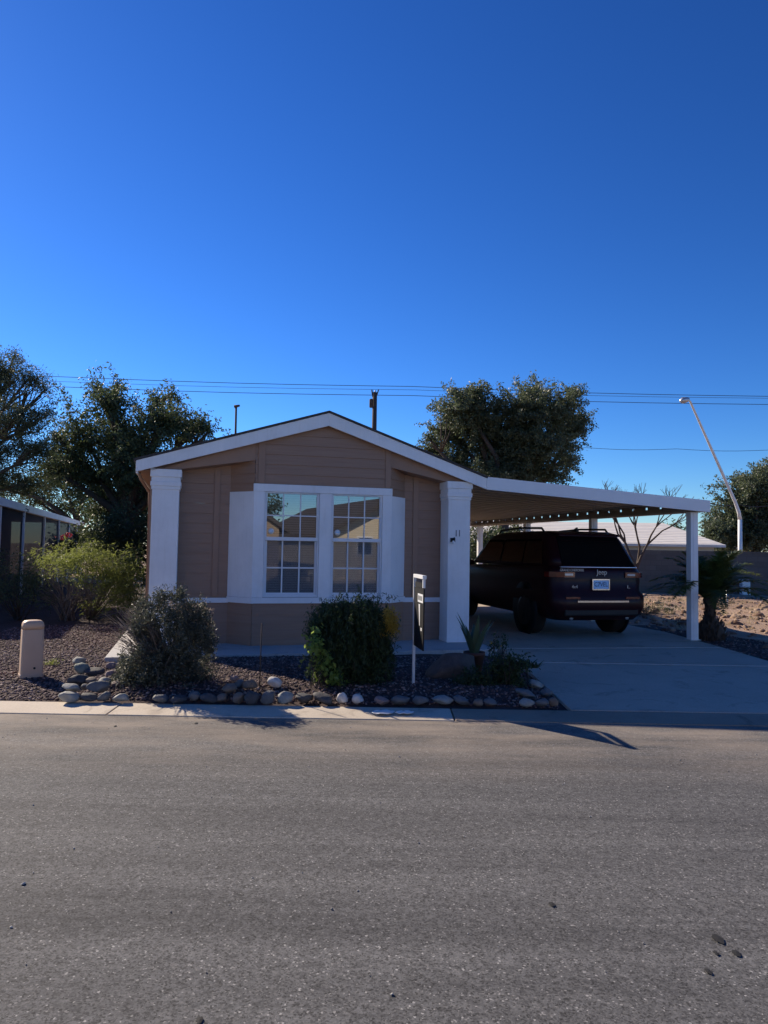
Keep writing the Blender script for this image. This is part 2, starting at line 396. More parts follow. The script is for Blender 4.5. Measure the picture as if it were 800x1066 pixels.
# ------------------------------------------------------------------ the setting: ground, road, kerb, beds
def sheet(name, pts, mat, z=None):
    me = bpy.data.meshes.new(name); me.from_pydata([(p[0], p[1], p[2] if z is None else z) for p in pts], [], [tuple(range(len(pts)))])
    return tag(finish(name, me, mat), kind='structure')
sheet('ground', [(-400,-400),(400,-400),(400,600),(-400,600)], M['dirt'], -.09)
# road with a slight camber, as a grid
nx, ny = 90, 30
xs = np.linspace(-60, 60, nx); ys = np.linspace(-6.6, 6.33, ny)
V = np.array([[x, y, -.012-.00*y] for y in ys for x in xs]); Fc = [(j*nx+i, j*nx+i+1, (j+1)*nx+i+1, (j+1)*nx+i) for j in range(ny-1) for i in range(nx-1)]
tag(npmesh('road', V, Fc, M['asphalt']), kind='structure')
def kerbs(name, y0, y1, xa, xb, mat, h=.012):
    mb = MB(); x = xa
    while x < xb:
        w = min(3.06, xb-x)
        mb.add([(x,y0,-.03),(x+w-.014,y0,-.03),(x+w-.014,y1,-.03),(x,y1,-.03),(x,y0,-.004),(x+w-.014,y0,-.004),(x+w-.014,y1,h),(x,y1,h)],
               [(3,2,1,0),(4,5,6,7),(0,1,5,4),(1,2,6,5),(2,3,7,6),(3,0,4,7)]); x += w
    return tag(mb.build(name, mat, bevel=.006), kind='structure')
kerbs('kerb', 6.31, 6.70, -48.3, .66, M['kerb']); kerbs('kerb', 6.31, 6.70, .66, 49, M['kerb_shade']); kerbs('far_kerb', -6.98, -6.58, -48, 48, M['kerb'])
sheet('far_yard', [(-60,-30),(60,-30),(60,-6.99),(-60,-6.99)], plain('pale_gravel', (.50,.45,.38), .9, .25, 8), .0)  # unseen pale yard, added to bounce warm light onto the house front

def xl(Y):                                    # right edge of the driveway
    if Y < 11.95: return 5.27
    p = hl(9.08, 0); v = (Y-p[1])/DV[1]; return p[0]+v*DV[0]
# driveway: slab with joints
def drive():
    mb = MB()
    def pan(pts, z0, z1):
        mb.hexa([(p[0], p[1], -.06) for p in pts], [(p[0], p[1], z) for p, z in zip(pts, (z0, z0, z1, z1))])
    a = hl(4.86, -.9); jl, jr = 9.15, 9.15
    pan([(1.78,6.71),(5.25,6.71),(5.25,9.25),(1.78,9.25)], .016, .05)
    y1 = hl(4.9, -.72)[1]
    c0 = hl(4.94, 1.6); c1 = hl(9.05, 1.6)
    pan([(1.78,9.262),(5.25,9.262),(5.25,11.0),(1.74,10.46)], .05, .052)
    pan([(1.74,10.472),(5.25,11.012),(xl(13.0),13.0),(c0[0],c0[1])], .052, .055)
    for k in range(3):
        v0 = 1.612+k*3.1; v1 = v0+3.088
        q = [hl(4.86 if k == 0 else 4.86, v0), hl(9.05, v0), hl(9.05, v1), hl(4.86, v1)]
        if k == 0: q[0] = c0+DV*.012; q[1] = np.array([xl(13.0), 13.0, 0])+DV*.012
        pan([q[0], q[1], q[2], q[3]], .055, .055)
    js = MB()
    for (p, q) in (((1.8,9.256),(5.2,9.256)), ((1.8,10.474),(5.2,11.01))):
        js.hexa([(p[0],p[1]-.006,.03),(q[0],q[1]-.006,.03),(q[0],q[1]+.006,.03),(p[0],p[1]+.006,.03)], [(p[0],p[1]-.006,.056),(q[0],q[1]-.006,.056),(q[0],q[1]+.006,.056),(p[0],p[1]+.006,.056)])
    tag(js.build('driveway_joint', concrete('joint_mortar', (.60,.57,.52))), kind='structure')
    return tag(mb.build('driveway', M['drive'], bevel=.006), kind='structure')
drive()
# patio strip in front of and beside the house
mb = MB()
def hq(mb, u0, u1, v0, v1, z0, z1): mb.hexa([hl(u0,v0,z0), hl(u1,v0,z0), hl(u1,v1,z0), hl(u0,v1,z0)], [hl(u0,v0,z1), hl(u1,v0,z1), hl(u1,v1,z1), hl(u0,v1,z1)])
hq(mb, -.26, 2.3, -.66, .9, -.06, .1); hq(mb, 2.312, 4.93, -.66, .9, -.06, .1); hq(mb, -.26, .12, .912, 9, -.06, .1)
tag(mb.build('patio', M['slab'], bevel=.008), kind='structure')

# planting beds
def bed(name, fn, u0, u1, v0, v1, nu, nv, mat):
    V = []; 
    for j in range(nv):
        for i in range(nu): V.append(fn(u0+(u1-u0)*i/(nu-1), v0+(v1-v0)*j/(nv-1)))
    Fc = [(j*nu+i, j*nu+i+1, (j+1)*nu+i+1, (j+1)*nu+i) for j in range(nv-1) for i in range(nu-1)]
    return npmesh(name, V, Fc, mat, smooth=True)
def nz(x, y, s=1.0, ph=0): return math.sin(x*1.7*s+ph)*math.sin(y*1.3*s+1.3+ph)*.5+math.sin(x*4.1*s+2+ph)*math.sin(y*3.7*s+ph)*.25+math.sin(x*9.3*s+ph)*math.sin(y*8.1*s+2)*.12
def bed_z(x, y):
    if x < -3.3: 
        t = min(1, max(0, (y-6.72)/1.2)); return -.005+.05*t+.02*nz(x, y)
    t = min(1, max(0, (y-6.75)/.45)); r = min(1, max(0, (1.74-x)/.4)); w = min(1, max(0, (x+3.3)/.5))
    return -.005+(.03*(1-w)+.105*w)*t*r+.015*nz(x, y, 1.5)-.04*max(0, y-8.4)*w*r
tag(bed('front_bed', lambda x, y: (x, y, bed_z(x, y)), -3.3, 1.775, 6.705, 9.9, 60, 40, M['gravelbed']), kind='structure')
tag(bed('left_yard', lambda x, y: (x, y, bed_z(x, y)), -22, -3.3, 6.705, 26, 90, 80, M['gravelbed']), kind='structure')
def dirt_z(x, y, s):
    k = min(1, s/1.5); far = math.exp(-((y-19.5)/3.2)**2)
    near = math.exp(-((y-14.6-.1*x)/.9)**2)
    return -.03+k*(.05*nz(x*.8, y*.8)+.10*far*(1+1.1*nz(x*1.1, y*1.3, 1, 2))+.05*near+.03*nz(x*3, y*3, 1.4, 4)*far)
nS, nY = 110, 150; V = []
for j in range(nY):
    Y = 6.705+(25.5)*j/(nY-1)
    for i in range(nS):
        s = 26*(i/(nS-1))**1.5; x = xl(Y)+s; V.append((x, Y, dirt_z(x, Y, s)))
Fc = [(j*nS+i, j*nS+i+1, (j+1)*nS+i+1, (j+1)*nS+i) for j in range(nY-1) for i in range(nS-1)]
tag(npmesh('dirt_lot', V, Fc, M['dirt'], smooth=True), kind='structure')
V = []
for j in range(60):
    Y = 6.705+8.0*j/59
    for i in range(8):
        s = .0+ (1.15-.3*(Y>13)*(Y-13)/2+.08*math.sin(Y*3))*i/7; x = xl(Y)+s; V.append((x, Y, dirt_z(x, Y, s)+.012+.006*math.sin(x*40)*math.sin(Y*37)))
Fc = [(j*8+i, j*8+i+1, (j+1)*8+i+1, (j+1)*8+i) for j in range(59) for i in range(7)]
tag(npmesh('side_gravel_strip', V, Fc, M['gravelbed'], smooth=True), kind='structure')

# loose gravel, one object
_t = (1+5**.5)/2
ICO = np.array([(-1,_t,0),(1,_t,0),(-1,-_t,0),(1,-_t,0),(0,-1,_t),(0,1,_t),(0,-1,-_t),(0,1,-_t),(_t,0,-1),(_t,0,1),(-_t,0,-1),(-_t,0,1)])/math.sqrt(1+_t*_t)
ICF = np.array([(0,11,5),(0,5,1),(0,1,7),(0,7,10),(0,10,11),(1,5,9),(5,11,4),(11,10,2),(10,7,6),(7,1,8),(3,9,4),(3,4,2),(3,2,6),(3,6,8),(3,8,9),(4,9,5),(2,4,11),(6,2,10),(8,6,7),(9,8,1)])
def stones(name, pos, size, mat, flat=.65):
    n = len(pos); q = RNG.normal(size=(n, 4)); q /= np.linalg.norm(q, axis=1, keepdims=True); w, x, y, z = q.T
    Rm = np.stack([1-2*(y*y+z*z), 2*(x*y-z*w), 2*(x*z+y*w), 2*(x*y+z*w), 1-2*(x*x+z*z), 2*(y*z-x*w), 2*(x*z-y*w), 2*(y*z+x*w), 1-2*(x*x+y*y)], 1).reshape(n, 3, 3)
    sh = ICO[None]*RNG.uniform(.75, 1.2, (n, 12, 1))*(np.stack([RNG.uniform(.8, 1.3, n), RNG.uniform(.7, 1, n), RNG.uniform(.5, .8, n)], 1))[:, None, :]
    V = np.einsum('nij,nkj->nki', Rm, sh)*size[:, None, None]; V[:, :, 2] *= flat
    V += pos[:, None, :]
    Fc = (ICF[None]+12*np.arange(n)[:, None, None]).reshape(-1, 3)
    return npmesh(name, V.reshape(-1, 3), Fc, mat)
def gpos(n, x0, x1, y0, y1, ok=lambda x, y: True, zf=bed_z, up=.004):
    out = []
    while len(out) < n:
        x = RNG.uniform(x0, x1); y = y0+(y1-y0)*RNG.uniform()**1.25
        if ok(x, y): out.append((x, y, zf(x, y)+up))
    return np.array(out)
def inpatio(x, y):
    r = np.array([x, y, 0])-O; u = r@EU; v = r@DV; return -.27 < u and v > -.67
gp = np.concatenate([gpos(9500, -3.3, 1.7, 6.82, 9.5, lambda x, y: not inpatio(x, y)), gpos(9000, -6.2, -3.3, 6.8, 12.5, lambda x, y: not inpatio(x, y) and x > -.62*y-.3)])
tag(stones('gravel', gp, RNG.uniform(.009, .023, len(gp)), M['gravel']), kind='stuff')
sp = []
for _ in range(1500):
    Y = RNG.uniform(8.5, 14); s = RNG.uniform(0, 1.2); x = xl(Y)+s; sp.append((x, Y, dirt_z(x, Y, s)+.015))
tag(stones('side_gravel', np.array(sp), RNG.uniform(.012, .028, len(sp)), M['gravel']), kind='stuff')
sp = []
for _ in range(2600):
    Y = RNG.choice([RNG.normal(19.5, 2.6), RNG.normal(15, 1.0), RNG.uniform(11, 25)]); s = RNG.uniform(.6, 14)
    if 9 < Y < 26: x = xl(Y)+s; sp.append((x, Y, dirt_z(x, Y, s)+.01))
tag(stones('dirt_clods', np.array(sp), np.abs(RNG.normal(0, .045, len(sp)))**1.0*RNG.choice([.5,.7,1.6], len(sp))+.012, M['clod']), kind='stuff')
pp = np.array([(RNG.uniform(-6, 6), 1.6+4.7*RNG.uniform()**.7, -.009) for _ in range(420)])
tag(stones('road_grit', pp, np.abs(RNG.normal(0, .0025, len(pp)))+.0022, stony('pale_grit', [(0, (.2,.19,.18)), (1, (.6,.58,.54))])), kind='stuff')

# dry grass tufts on the lot, one object
def tufts(name, pos, hgt, mat, blades=14):
    n = len(pos)*blades; c = np.repeat(pos, blades, 0)+RNG.normal(size=(n, 3))*np.array([.05,.05,0])
    d = RNG.normal(size=(n, 3))*.5; d[:, 2] = RNG.uniform(.4, 1, n); h = np.repeat(hgt, blades)[:, None]*RNG.uniform(.5, 1.2, (n, 1))
    sd = np.cross(d, np.array([0,0,1.])); sd /= np.linalg.norm(sd, axis=1, keepdims=True)+1e-9
    V = np.stack([c-sd*.004, c+sd*.004, c+d*h], 1); return npmesh(name, V.reshape(-1, 3), np.arange(n*3).reshape(-1, 3), mat)
tp = []
for _ in range(520):
    Y = RNG.uniform(14, 22); s = RNG.uniform(1.0, 10); x = xl(Y)+s; tp.append((x, Y, dirt_z(x, Y, s)))
tag(tufts('dry_grass', np.array(tp), RNG.uniform(.06, .2, len(tp)), M['drygrass']), kind='stuff')

# ------------------------------------------------------------------ the house
house = empty('manufactured_house', O, 'taupe single storey house with white pilasters and a white framed bay window', 'house', rz=TH)
LEN = 14.0
def rz(u):                                    # top of roof at u
    return 2.637+(u+.02)*(3.443-2.637)/2.594 if u < 2.574 else 3.443+(u-2.574)*(2.604-3.443)/2.443
FR = lambda v0: (lambda s, z, n: (s, v0-n, z))
V0, V1 = .13, .45
w = MB()
lap(w, [(.5,.1),(1.26,.1),(1.26,2.7),(.5,2.7)], FR(V1)); w.build('front_wall', M['siding'], house); w = MB(); lap(w, [(3.83,.1),(4.46,.1),(4.46,2.7),(3.83,2.7)], FR(V1))
w.build('front_wall', M['siding'], house)
w = MB()
lap(w, [(1.56,.1),(3.54,.1),(3.54,.69),(1.56,.69)], FR(V0))
def sideL(s, z, n): t = s/.4527; return (1.24+.32*t-.707*n, .45-.32*t-.707*n, z)
def sideR(s, z, n): t = s/.4455; return (3.54+.31*t+.714*n, .13+.32*t-.70*n, z)
w.build('bay_front', M['siding'], house)
for f_, L_ in ((sideL, .4527), (sideR, .4455)):
    for z0_, z1_ in ((.1,.69),(2.262,2.72)):
        w = MB(); lap(w, [(0,z0_),(L_,z0_),(L_,z1_),(0,z1_)], f_); w.build('bay_side', M['siding'], house)
w = MB()
t = .12
lap(w, [(1.56,2.376),(3.54,2.376),(3.54,rz(3.54)-t),(2.574,rz(2.574)-t),(1.56,rz(1.56)-t)], FR(V0))
w.build('gable', M['siding'], house)
w = MB()
w.prism([(.17,2.48),(.54,2.532),(1.56,2.702),(1.56,rz(1.56)-t),(.17,rz(.17)-t)], lambda s, z, d: (s, d, z), V0, V1+.06)
w.build('frieze', M['trim'], house); w = MB()
w.prism([(3.54,2.69),(4.4,2.514),(4.80,2.45),(4.80,rz(4.80)-t),(3.54,rz(3.54)-t)], lambda s, z, d: (s, d, z), V0, V1+.06)
w.build('frieze', M['trim'], house)
w = MB()
for (a, b) in ((1.60,1.69),(3.455,3.54)):
    w.prism([(a,2.378),(b,2.378),(b,rz(b)-t+.02),(a,rz(a)-t+.02)], lambda s, z, d: (s, d, z), V0-.022, V0+.01); w.build('batten', M['trim'], house); w = MB()
for (a, b, zt) in ((1.015,1.09,2.61),(3.99,4.07,2.6)):
    w.box(a, b, V1-.024, V1+.01, .772, zt); w.build('batten', M['trim'], house); w = MB()
# skirting shadow board at the foot and side walls
w = MB(); lap(w, [(.3,.1),(LEN-.2,.1),(LEN-.2,2.58),(.3,2.58)], lambda s, z, n: (.17-n, s, z)); w.build('side_wall', M['siding'], house)
w = MB(); lap(w, [(.3,.06),(LEN-.2,.06),(LEN-.2,2.58),(.3,2.58)], lambda s, z, n: (4.80+n, s, z)); w.build('side_wall', M['siding'], house)
w = MB(); w.box(.155, .21, V0+.0, .31, .1, 2.48); w.build('corner_board', M['trim'], house); w = MB(); w.box(4.76, 4.815, V0+.02, .31, .1, 2.45); w.build('corner_board', M['trim'], house)
w = MB(); w.box(.2, 4.77, LEN-.21, LEN-.19, .0, 2.6); w.prism([(.2,2.6),(4.77,2.6),(2.574,3.3)], lambda s, z, d: (s, d, z), LEN-.21, LEN-.19); w.build('back_wall', M['siding'], house)
# roof and soffits
w = MB()
w.prism([(-.06,rz(-.06)-.02),(2.574,3.443-.02),(2.574,3.443+.008),(-.06,rz(-.06)+.008)], lambda s, z, d: (s, d, z), -.02, LEN)
w.prism([(2.574,3.443-.02),(5.03,rz(5.03)-.02),(5.03,rz(5.03)+.008),(2.574,3.443+.008)], lambda s, z, d: (s, d, z), -.02, LEN)
w.build('roof', M['shingle'], house)
w = MB()
w.prism([(-.03,2.457),(2.574,3.232),(2.574,3.419),(-.03,rz(-.03)-.024)], lambda s, z, d: (s, d, z), 0, .03)
w.prism([(2.574,3.232),(5.017,2.41),(5.017,rz(5.017)-.024),(2.574,3.419)], lambda s, z, d: (s, d, z), 0, .03)
w.build('rake_fascia', M['white'], house, bevel=.004)
w = MB()
w.prism([(-.03,2.44),(-.005,2.44),(-.005,rz(-.03)-.04),(-.03,rz(-.03)-.04)], lambda s, z, d: (s, d, z), .032, LEN)
w.build('eave_fascia', M['white'], house)
w = MB()
w.add([(-.004,.031,2.47),(.168,.031,2.50),(.168,LEN,2.50),(-.004,LEN,2.47)], [(0,1,2,3)])
w.add([(.17,.031,2.49),(2.574,.031,rz(2.574)-.16),(2.574,V0+.02,rz(2.574)-.16),(.17,V0+.02,2.49)], [(0,1,2,3)])
w.add([(2.574,.031,rz(2.574)-.16),(4.99,.031,2.43),(4.99,V0+.02,2.43),(2.574,V0+.02,rz(2.574)-.16)], [(0,1,2,3)])
w.build('soffit', M['trim'], house)
# pilasters with stepped capitals
for (a, b) in ((.182,.535),(4.437,4.788)):
    w = MB(); w.box(a, b, V0-.05, V1-.02, .1, 2.24)
    for k, (z0, z1, o_) in enumerate(((2.2395,2.285,.012),(2.2845,2.345,.024),(2.3445,2.41,.012),(2.4095,2.515,.028))):
        w.box(a-o_, b+o_, V0-.05-o_, V1-.03, z0, z1)
    w.box(a-.006, b+.006, V0-.058, V1-.025, .102, .16)
    w.build('pilaster', M['white'], house, bevel=.005)
# belt trim
w = MB()
w.prism([(.53,.675),(1.245,.675),(1.245,.745),(.53,.745)], lambda s, z, d: (s, d, z), V1-.03, V1+.005)
w.prism([(3.845,.675),(4.44,.675),(4.44,.745),(3.845,.745)], lambda s, z, d: (s, d, z), V1-.03, V1+.005)
w.hexa([(1.23,.44,.685),(1.215,.425,.685),(1.545,.098,.685),(1.58,.12,.685)], [(1.23,.44,.765),(1.215,.425,.765),(1.545,.098,.765),(1.58,.12,.765)])
w.hexa([(3.87,.44,.685),(3.88,.425,.685),(3.55,.098,.685),(3.52,.12,.685)], [(3.87,.44,.765),(3.88,.425,.765),(3.55,.098,.765),(3.52,.12,.765)])
w.box(1.546, 3.549, V0-.034, V0+.01, .688, .77)
w.build('belt_trim', M['white'], house, bevel=.003)
# white side panels of the bay
for f_, L_ in ((sideL, .4527), (sideR, .4455)):
    w = MB(); w.prism([(.0,.767),(L_,.767),(L_,2.262),(.0,2.262)], lambda s, z, d, f_=f_: f_(s, z, d), 0, .016); w.build('bay_panel', M['white'], house)
# window surround
w = MB()
w.box(1.545, 1.70, V0-.022, V0+.05, .772, 2.262); w.box(2.482, 2.655, V0-.022, V0+.05, .772, 2.262); w.box(3.418, 3.562, V0-.022, V0+.05, .772, 2.262)
w.box(1.54, 3.566, V0-.028, V0+.05, 2.2625, 2.372)
w.build('window_surround', M['white'], house, bevel=.004)
def window(u0, u1, seed):
    z0, z1, zm = .775, 2.26, 1.60
    fr = MB()
    for (a, b, c, d_) in ((u0,u0+.02,z0,z1),(u1-.02,u1,z0,z1)): fr.box(a, b, V0-.008, V0+.07, c, d_)
    fr.box(u0+.02, u1-.02, V0-.010, V0+.07, z0, z0+.03); fr.box(u0+.02, u1-.02, V0-.010, V0+.07, z1-.018, z1)
    wf = fr.build('window', M['vinyl'], house, bevel=.003)
    a, b = u0+.022, u1-.022
    s = MB()    # upper sash
    s.box(a, a+.012, V0+.0, V0+.028, zm, z1-.02); s.box(b-.012, b, V0+.0, V0+.028, zm, z1-.02); s.box(a, b, V0-.014, V0+.03, zm-.026, zm+.024)
    for k in (1, 2): x = a+(b-a)*k/3; s.box(x-.008, x+.008, V0+.008, V0+.02, zm+.025, z1-.02)
    zz = (zm+z1)/2; s.box(a+.013, b-.013, V0+.007, V0+.021, zz-.008, zz+.008)
    s.build('upper_sash', M['vinyl'], wf)
    s = MB()
    s.box(a, a+.026, V0+.03, V0+.052, z0+.031, zm-.03); s.box(b-.026, b, V0+.03, V0+.052, z0+.031, zm-.03); s.box(a+.027, b-.027, V0+.031, V0+.052, z0+.031, z0+.06)
    for k in (1, 2): x = a+(b-a)*k/3; s.box(x-.010, x+.010, V0+.034, V0+.048, z0+.061, zm-.03)
    zz = (zm+z0)/2; s.box(a+.027, b-.027, V0+.035, V0+.049, zz-.010, zz+.010)
    s.build('lower_sash', M['vinyl'], wf)
    def pane(nm, c, d_, v, m):
        me = MB(); me.add([(a,v,c),(b,v,c),(b,v,d_),(a,v,d_)], [(0,1,2,3)]); return me.build(nm, m, wf)
    pane('pane', zm+.02, z1-.015, V0+.023, M['glass']); pane('pane', z0+.03, zm-.02, V0+.060, M['glass'])
    pane('insect_screen', z0+.03, zm-.026, V0+.0525, M['screen'])
    st = MB(); st.lathe([(.0001,0),(.044,0),(.044,.002),(.0001,.002)], (0,0,0), 8); so = st.build('alarm_sticker', M['signwhite'], wf)
    so.location = (a+.075, V0+.004, zm+.105); so.rotation_euler = (PI/2, 0, PI/8*0)
    bl = MB(); bl.box(-.02, .02, -.0005, .0005, -.006, .006); bo = bl.build('sticker_band', M['plateblue'], wf); bo.location = (a+.075, V0+.001, zm+.105)
    bl = MB(); z = z0+.05
    while z < z1-.03:
        bl.add([(a+.005,V0+.14,z),(b-.005,V0+.14,z),(b-.005,V0+.118,z+.030),(a+.005,V0+.118,z+.030)], [(0,1,2,3)]); z += .034
    bl.build('blind', M['blind'], wf)
    return wf
window(1.703, 2.479, 1); window(2.658, 3.415, 2)
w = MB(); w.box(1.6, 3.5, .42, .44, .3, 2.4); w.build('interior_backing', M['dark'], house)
# house number and wall lamp on the right pilaster
for px in (475.2, 478.6):
    u, z = fac(px, 555.5, V0-.052); text('house_number', '1', .14, M['grey'], house, (u, V0-.053, z), (PI/2, 0, 0), .004)
u, z = fac(471.8, 563.5, V0-.07)
w = MB(); w.box(u-.035, u+.035, V0-.075, V0-.05, z-.01, z+.05); w.tube([(u+.01,V0-.07,z+.04),(u+.01,V0-.10,z+.05),(u-.005,V0-.12,z+.01)], .012, 6); lamp = w.build('wall_lamp', M['trimblack'], house)
w = MB(); w.lathe([(.012,0),(.03,-.05),(.026,-.055)], (u-.01, V0-.12, z+.01), 12); w.build('lamp_shade', M['signwhite'], lamp)
# downspout at the left corner
w = MB(); w.tube([(-.0,.2,2.46),(.02,.3,2.38),(.12,.6,2.22),(.13,.6,.3)], .022, 6); w.build('downspout', M['trim'], house)

# ------------------------------------------------------------------ the carport
cp = empty('carport', hl(8.8, .2), 'open white metal carport roof on square posts beside the house', 'carport', rz=TH)
cpi = np.array([8.8, .2, 0])
def L(mb): mb.v = [tuple(np.array(p)-cpi) for p in mb.v]; return mb
def cz(u): return 2.60+(u-5.017)*(2.372-2.60)/4.0
CL = 10.1
w = MB(); w.prism([(5.035,cz(5.035)-.04),(9.0,cz(9.0)-.04),(9.0,cz(9.0)-.012),(5.035,cz(5.035)-.012)], lambda s, z, d: (s, d, z), .031, CL)
v = .2
while v < CL:
    w.prism([(5.035,cz(5.035)-.062),(8.83,cz(8.83)-.062),(8.83,cz(8.83)-.041),(5.035,cz(5.035)-.041)], lambda s, z, d: (s, d, z), v-.022, v+.022); v += .42
L(w).build('roof', M['deck'], cp)
w = MB(); w.prism([(5.019,2.405),(9.016,2.175),(9.016,cz(9.016)),(5.019,cz(5.019))], lambda s, z, d: (s, d, z), .0, .03); L(w).build('fascia', M['vinyl'], cp, bevel=.004)
w = MB(); w.box(8.80, 8.968, .031, CL, 2.18, 2.225); w.box(8.9685, 8.99, .031, CL, 2.18, 2.288)
v = .031
while v < CL:
    w.box(8.975, 8.99, v, min(v+.35, CL), 2.2885, cz(8.99)-.042); v += .42
L(w).build('eave_beam', M['deck'], cp)
w = MB(); w.prism([(5.035,2.42),(9.0,2.18),(9.0,cz(9.0)-.045),(5.035,cz(5.035)-.045)], lambda s, z, d: (s, d, z), CL-.03, CL); L(w).build('rear_fascia', M['white'], cp)
for k in range(4):
    v = .14+3.07*k
    w = MB(); w.box(8.745, 8.885, v, v+.12, .055, 2.179)
    w.box(8.79, 8.84, v-.006, v, .06, 2.178)
    po = L(w).build('post', M['white'], cp, bevel=.004)
    w = MB(); w.box(8.715, 8.915, v-.03, v+.15, .054, .062); L(w).build('foot_plate', M['metal'], po)

# ------------------------------------------------------------------ the parked car
def suv():
    r = empty('parked_suv', (3.62, 11.70, .055), 'dark three row SUV parked nose in under the carport', 'car', rz=math.radians(14.5)); r.scale = (.94, 1, 1.01)
    def ring(w, y0, y1, rad, z, n=7, zf=None):
        pts = []
        for (cx, cy, a0) in ((w-rad, y0+rad, -90), (w-rad, y1-rad, 0), (-w+rad, y1-rad, 90), (-w+rad, y0+rad, 180)):
            for k in range(n):
                a = math.radians(a0+90*k/(n-1)); x, y = cx+rad*math.cos(a), cy+rad*math.sin(a)
                pts.append((x, y, z if zf is None else zf(y, z)))
        return pts
    def loft(rings, name, mat, par):
        mb = MB(); n = len(rings[0]); vs = [p for q in rings for p in q]
        fs = [(i*n+j, i*n+(j+1) % n, (i+1)*n+(j+1) % n, (i+1)*n+j) for i in range(len(rings)-1) for j in range(n)]
        fs += [tuple(range(n))[::-1], tuple(range((len(rings)-1)*n, len(rings)*n))]
        mb.add(vs, fs, True); o = mb.build(name, mat, par)
        return o
    hood = lambda y, z: z if y < 3.5 else z-(y-3.5)*.07*(z > .9)
    body = loft([ring(.80,.14,5.0,.2,.30), ring(.90,.05,5.12,.25,.40), ring(.955,.0,5.18,.28,.52), ring(.965,.0,5.2,.30,.70), ring(.955,.09,5.18,.30,.78),
                 ring(.96,.10,5.16,.30,.95,zf=hood), ring(.945,.10,5.12,.3,1.07,zf=hood), ring(.915,.13,5.05,.3,1.15,zf=hood), ring(.86,.2,4.9,.3,1.18,zf=hood)], 'body', M['carpaint'], r)
    b = body.modifiers.new('b', 'BEVEL'); b.width = .012; b.segments = 2; b.limit_method = 'ANGLE'; b.angle_limit = .9
    loft([ring(.885,.13,3.85,.25,1.15), ring(.84,.26,3.62,.24,1.34), ring(.775,.46,3.24,.22,1.60), ring(.735,.56,3.05,.2,1.70), ring(.66,.72,2.8,.2,1.755), ring(.5,1.0,2.5,.2,1.775)], 'cabin', M['carpaint'], r)
    # rear window and side glass, just proud of the cabin
    mb = MB(); a, c = .70, .615
    mb.hexa([(-a,.145,1.19),(a,.145,1.19),(a,.19,1.19),(-a,.19,1.19)], [(-c,.52,1.66),(c,.52,1.66),(c,.56,1.66),(-c,.56,1.66)])
    mb.v = [(x, y-.012, z) for x, y, z in mb.v]; mb.build('rear_window', M['carglass'], r)
    for s in (-1, 1):
        for (ya, yb, yc, yd) in ((.52,1.25,.72,1.28),(1.32,2.22,1.34,2.2),(2.29,3.45,2.27,2.98)):
            mb = MB(); mb.add([(s*.875,ya,1.21),(s*.875,yb,1.21),(s*.772,yd,1.62),(s*.772,yc,1.62)], [(0,1,2,3)] if s > 0 else [(3,2,1,0)])
            mb.v = [(x+s*.012, y, z) for x, y, z in mb.v]; mb.build('side_window', M['carglass'], r)
    mb = MB(); mb.add([(-.76,3.74,1.22),(.76,3.74,1.22),(.62,3.15,1.66),(-.62,3.15,1.66)], [(0,1,2,3)]); mb.v = [(x, y+.025, z+.02) for x, y, z in mb.v]; mb.build('windscreen', M['carglass'], r)
    mb = MB(); mb.hexa([(-.62,.42,1.675),(.62,.42,1.675),(.66,.78,1.70),(-.66,.78,1.70)], [(-.60,.44,1.715),(.60,.44,1.715),(.64,.80,1.765),(-.64,.80,1.765)]); mb.build('spoiler', M['carpaint'], r, bevel=.012)
    for s in (-1, 1):
        mb = MB(); mb.tube([(s*.66,.86,1.745),(s*.665,.95,1.815),(s*.66,1.8,1.835),(s*.65,2.7,1.805),(s*.64,2.8,1.755)], .019, 8); mb.build('roof_rail', M['trimblack'], r)
    mb = MB(); mb.hexa([(-.035,.82,1.76),(.035,.82,1.76),(.035,1.0,1.77),(-.035,1.0,1.77)], [(-.008,.83,1.84),(.008,.83,1.84),(.008,.89,1.83),(-.008,.89,1.83)]); mb.build('fin_antenna', M['trimblack'], r, bevel=.006)
    # rear details
    mb = MB(); mb.tube([(-.76,.145,1.165),(-.7,.112,1.165),(0,.092,1.165),(.7,.112,1.165),(.76,.145,1.165)], .013, 6); mb.build('chrome_strip', M['chrome'], r)
    for s in (-1, 1):
        mb = MB(); pts = [(s*.50,.094),(s*.70,.094),(s*.83,.125),(s*.92,.215),(s*.948,.34)]
        for (p, q) in zip(pts, pts[1:]):
            mb.hexa([(p[0],p[1]-.014,1.0),(q[0]+s*.006,q[1]-.010,1.0),(q[0]-s*.02,q[1]+.03,1.0),(p[0],p[1]+.03,1.0)], [(p[0],p[1]-.014,1.085),(q[0]+s*.006,q[1]-.010,1.085),(q[0]-s*.02,q[1]+.03,1.085),(p[0],p[1]+.03,1.085)])
        tl = mb.build('tail_lamp', M['taillight'], r)
        mb = MB(); mb.box(min(s*.54,s*.69), max(s*.54,s*.69), .076, .0795, 1.03, 1.06); mb.build('lamp_lens', M['clearlens'], tl)
        mb = MB(); mb.box(min(s*.45,s*.72), max(s*.45,s*.72), -.012, .03, .655, .69); mb.build('reflector', M['taillight'], r)
        mb = MB(); mb.hexa([(s*.93,3.55,1.12),(s*.93,3.42,1.12),(s*1.10,3.38,1.1),(s*1.10,3.5,1.1)], [(s*.95,3.55,1.2),(s*.95,3.42,1.2),(s*1.1,3.38,1.24),(s*1.1,3.5,1.24)]); mb.build('wing_mirror', M['carpaint'], r, bevel=.02)
